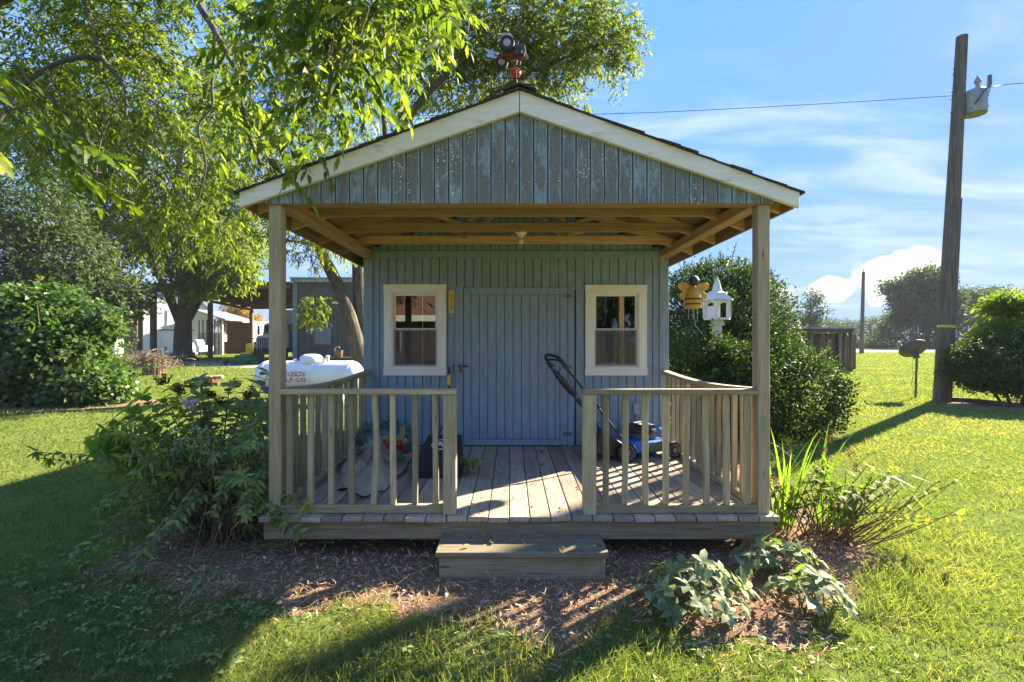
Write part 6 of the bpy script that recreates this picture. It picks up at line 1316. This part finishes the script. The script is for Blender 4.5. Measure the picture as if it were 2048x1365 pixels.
def blade_mesh(name, quads, mat, parent):
    m_ = MB()
    for a_, b_, c_, d_, c0 in quads: m_.add([a_, b_, c_, d_], [(0, 1, 2, 3)])
    o = m_.build(name, mat, parent); at = o.data.attributes.new('rnd', 'FLOAT', 'POINT'); at.data.foreach_set('value', np.repeat([q[4] for q in quads], 4)[:len(o.data.vertices)].astype(np.float32)); return o
dl = thing('daylily_clump', 'clump of tall bright green strap leaves by the right porch post', 'plant', (2.45, 4.2, 0)); qs = []
blades(qs, (2.40, 4.15, 0), 26, .09, .55, 1.08, .030, 1.0); blades(qs, (2.15, 4.0, 0), 10, .06, .5, .95, .028, .7); blades(qs, (2.7, 4.0, 0), 7, .08, .8, 1.1, .022, 2.4); blade_mesh('leaves', qs, BLADE, dl)
pe = thing('peony', 'sprawling peony with brown stems and yellowing leaves right of the porch', 'plant', (2.6, 3.85, 0)); lv = Leaves(); mb = MB(); paths = []; bare = []
for k in range(44):
    b_ = Vector((2.5+R.gauss(0, .13), 3.8+R.gauss(0, .09), -.02)); a_ = R.uniform(-.5, 1.2); e = b_+Vector((R.uniform(-.35, .62), R.uniform(-.3, .3), R.uniform(.22, .62))); e.x = max(e.x, 2.05); paths.append([b_, (b_+e)/2+Vector((0, 0, .06)), e])
for k in range(26): b_ = Vector((2.6+R.gauss(0, .12), 3.75+R.gauss(0, .09), -.02)); e = b_+Vector((R.uniform(.1, .75), R.uniform(-.3, .2), R.uniform(.22, .6))); bare.append([b_, (b_+e)/2+Vector((.03, 0, -.03)), e])
stems(lv, mb, paths, .0055, .003, .55, .07, 3, .085, .036, .9, .25, endwhorl=4); dm = Leaves(); stems(dm, mb, bare, .0055, .002, .9, .3, 1, .03, .012); lv.build('foliage', PEONY, pe, True, .12, .2); mb.build('stems', STEM, pe)
for px, py in ((1665, 868), (1660, 876), (1700, 905), (1648, 900), (1710, 935)): flowers('seed_head', [P(px, py, 4.0)+Vector((R.gauss(0, .01), 0, R.gauss(0, .018))) for _ in range(6)], 6, .005, .022, .012, DRYHEAD, pe)
MB().tube(curve([(2.6, 3.95, 0), (2.66, 4.0, .45), (2.72, 4.0, .78)], 6), .004, 5).build('seed_stem', STEM, pe)
def hellebore(label, base, whorls):
    t = thing('hellebore', label, 'plant', tuple(base), group=None); lv = Leaves(); mb = MB()
    for w_ in whorls:
        e = Vector(w_); b_ = Vector(base)+Vector((R.gauss(0, .05), R.gauss(0, .05), -.01)); c_ = curve([b_, (b_+e)/2+Vector((0, 0, .05)), e], 6); mb.tube(c_, .004, 5)
        m = R.choice((7, 8, 9)); ax = (e-Vector(base)); ax.z = abs(ax.z)+.2; ax = (ax.normalized()+Vector((R.gauss(0, .3), R.gauss(-.15, .3), R.gauss(0, .2)))).normalized(); u = ax.cross(Vector((0, 1, .1))).normalized(); v = ax.cross(u)
        pos, dd, up_ = [], [], []
        for k in range(m): t_ = 2*math.pi*k/m+R.uniform(-.2, .2); o_ = u*math.cos(t_)+v*math.sin(t_); pos.append(e); dd.append(o_+ax*R.uniform(-.1, .8)-Vector((0, 0, .15))); up_.append(ax+Vector((R.gauss(0, .25), R.gauss(0, .25), .3)))
        lv.add(A(pos), A(dd), A(up_), .10*(.6+.6*rng.random(m)), .052*(.7+.5*rng.random(m)), np.clip(R.random()*.9+.22*rng.normal(size=m), 0, 1))
    lv.build('foliage', HELLE, t, True, .10, .28); mb.build('stems', STEMG, t)
def wh(c, lst): return [P(px, py, Y) for px, py, Y in lst]
def around(c, n, rx, ry, z0, z1):
    out = []
    for k in range(n):
        a_ = 2.4*k; r_ = math.sqrt((k+.5)/n); out.append(Vector(c)+Vector((math.cos(a_)*rx*r_, math.sin(a_)*ry*r_, z0+(z1-z0)*(1-r_*.8)+R.uniform(-.03, .03))))
    return out
hellebore('larger hellebore clump with dark leathery leaf whorls in the mulch', G(1388, 1232), around(G(1388, 1225), 24, .33, .27, .07, .30))
hellebore('smaller hellebore clump at the grass edge beside the long tuft', G(1622, 1236), around(G(1622, 1225), 12, .23, .18, .06, .26))
hellebore('pale sunlit hellebore clump just below the porch corner', G(1548, 1150), around(G(1548, 1150), 14, .28, .16, .07, .25))
for px_, py_, h_, w_ in ((5.5, -15, 9, 7), (10.5, -13, 8, 6), (-13, -14, 10, 8)):
    t = thing('yard_tree', 'leafy yard tree standing beside the brown house', 'tree', (px_, py_, 0), group='trees beside the brown house'); mb = MB(); limb(mb, [(px_, py_, -.1), (px_, py_, h_*.4), (px_+.3, py_, h_*.8)], .28, .06, 8); mb.build('trunk', BARK, t, 0, 60)
    lv = Leaves(); clumps(lv, [(Vector((px_, py_, h_*.62)), (w_*.5, w_*.5, h_*.36), 3), (Vector((px_+w_*.3, py_, h_*.4)), (w_*.35, w_*.35, h_*.22), 1), (Vector((px_-w_*.3, py_, h_*.42)), (w_*.35, w_*.35, h_*.22), 1)], 700, 9, .3, .32, .15); lv.build('crown', PECAN_FAR, t, False)
# ================================================================ thin summer haze over the fields
hm = bpy.data.materials.new('haze_air'); hm.use_nodes = True; ht = hm.node_tree; ht.nodes.clear()
ho = ht.nodes.new('ShaderNodeOutputMaterial'); hv = ht.nodes.new('ShaderNodeVolumePrincipled'); ht.links.new(hv.outputs[0], ho.inputs['Volume'])
hv.inputs['Color'].default_value = (.86, .91, 1, 1); hv.inputs['Density'].default_value = .00028; hv.inputs['Anisotropy'].default_value = .0
o = MB().box(-250, 260, -40, 190, -1.0, 26).build('haze', hm); tag(o, 'thin pale blue haze in the air over the lawn and fields', 'haze', kind='stuff')
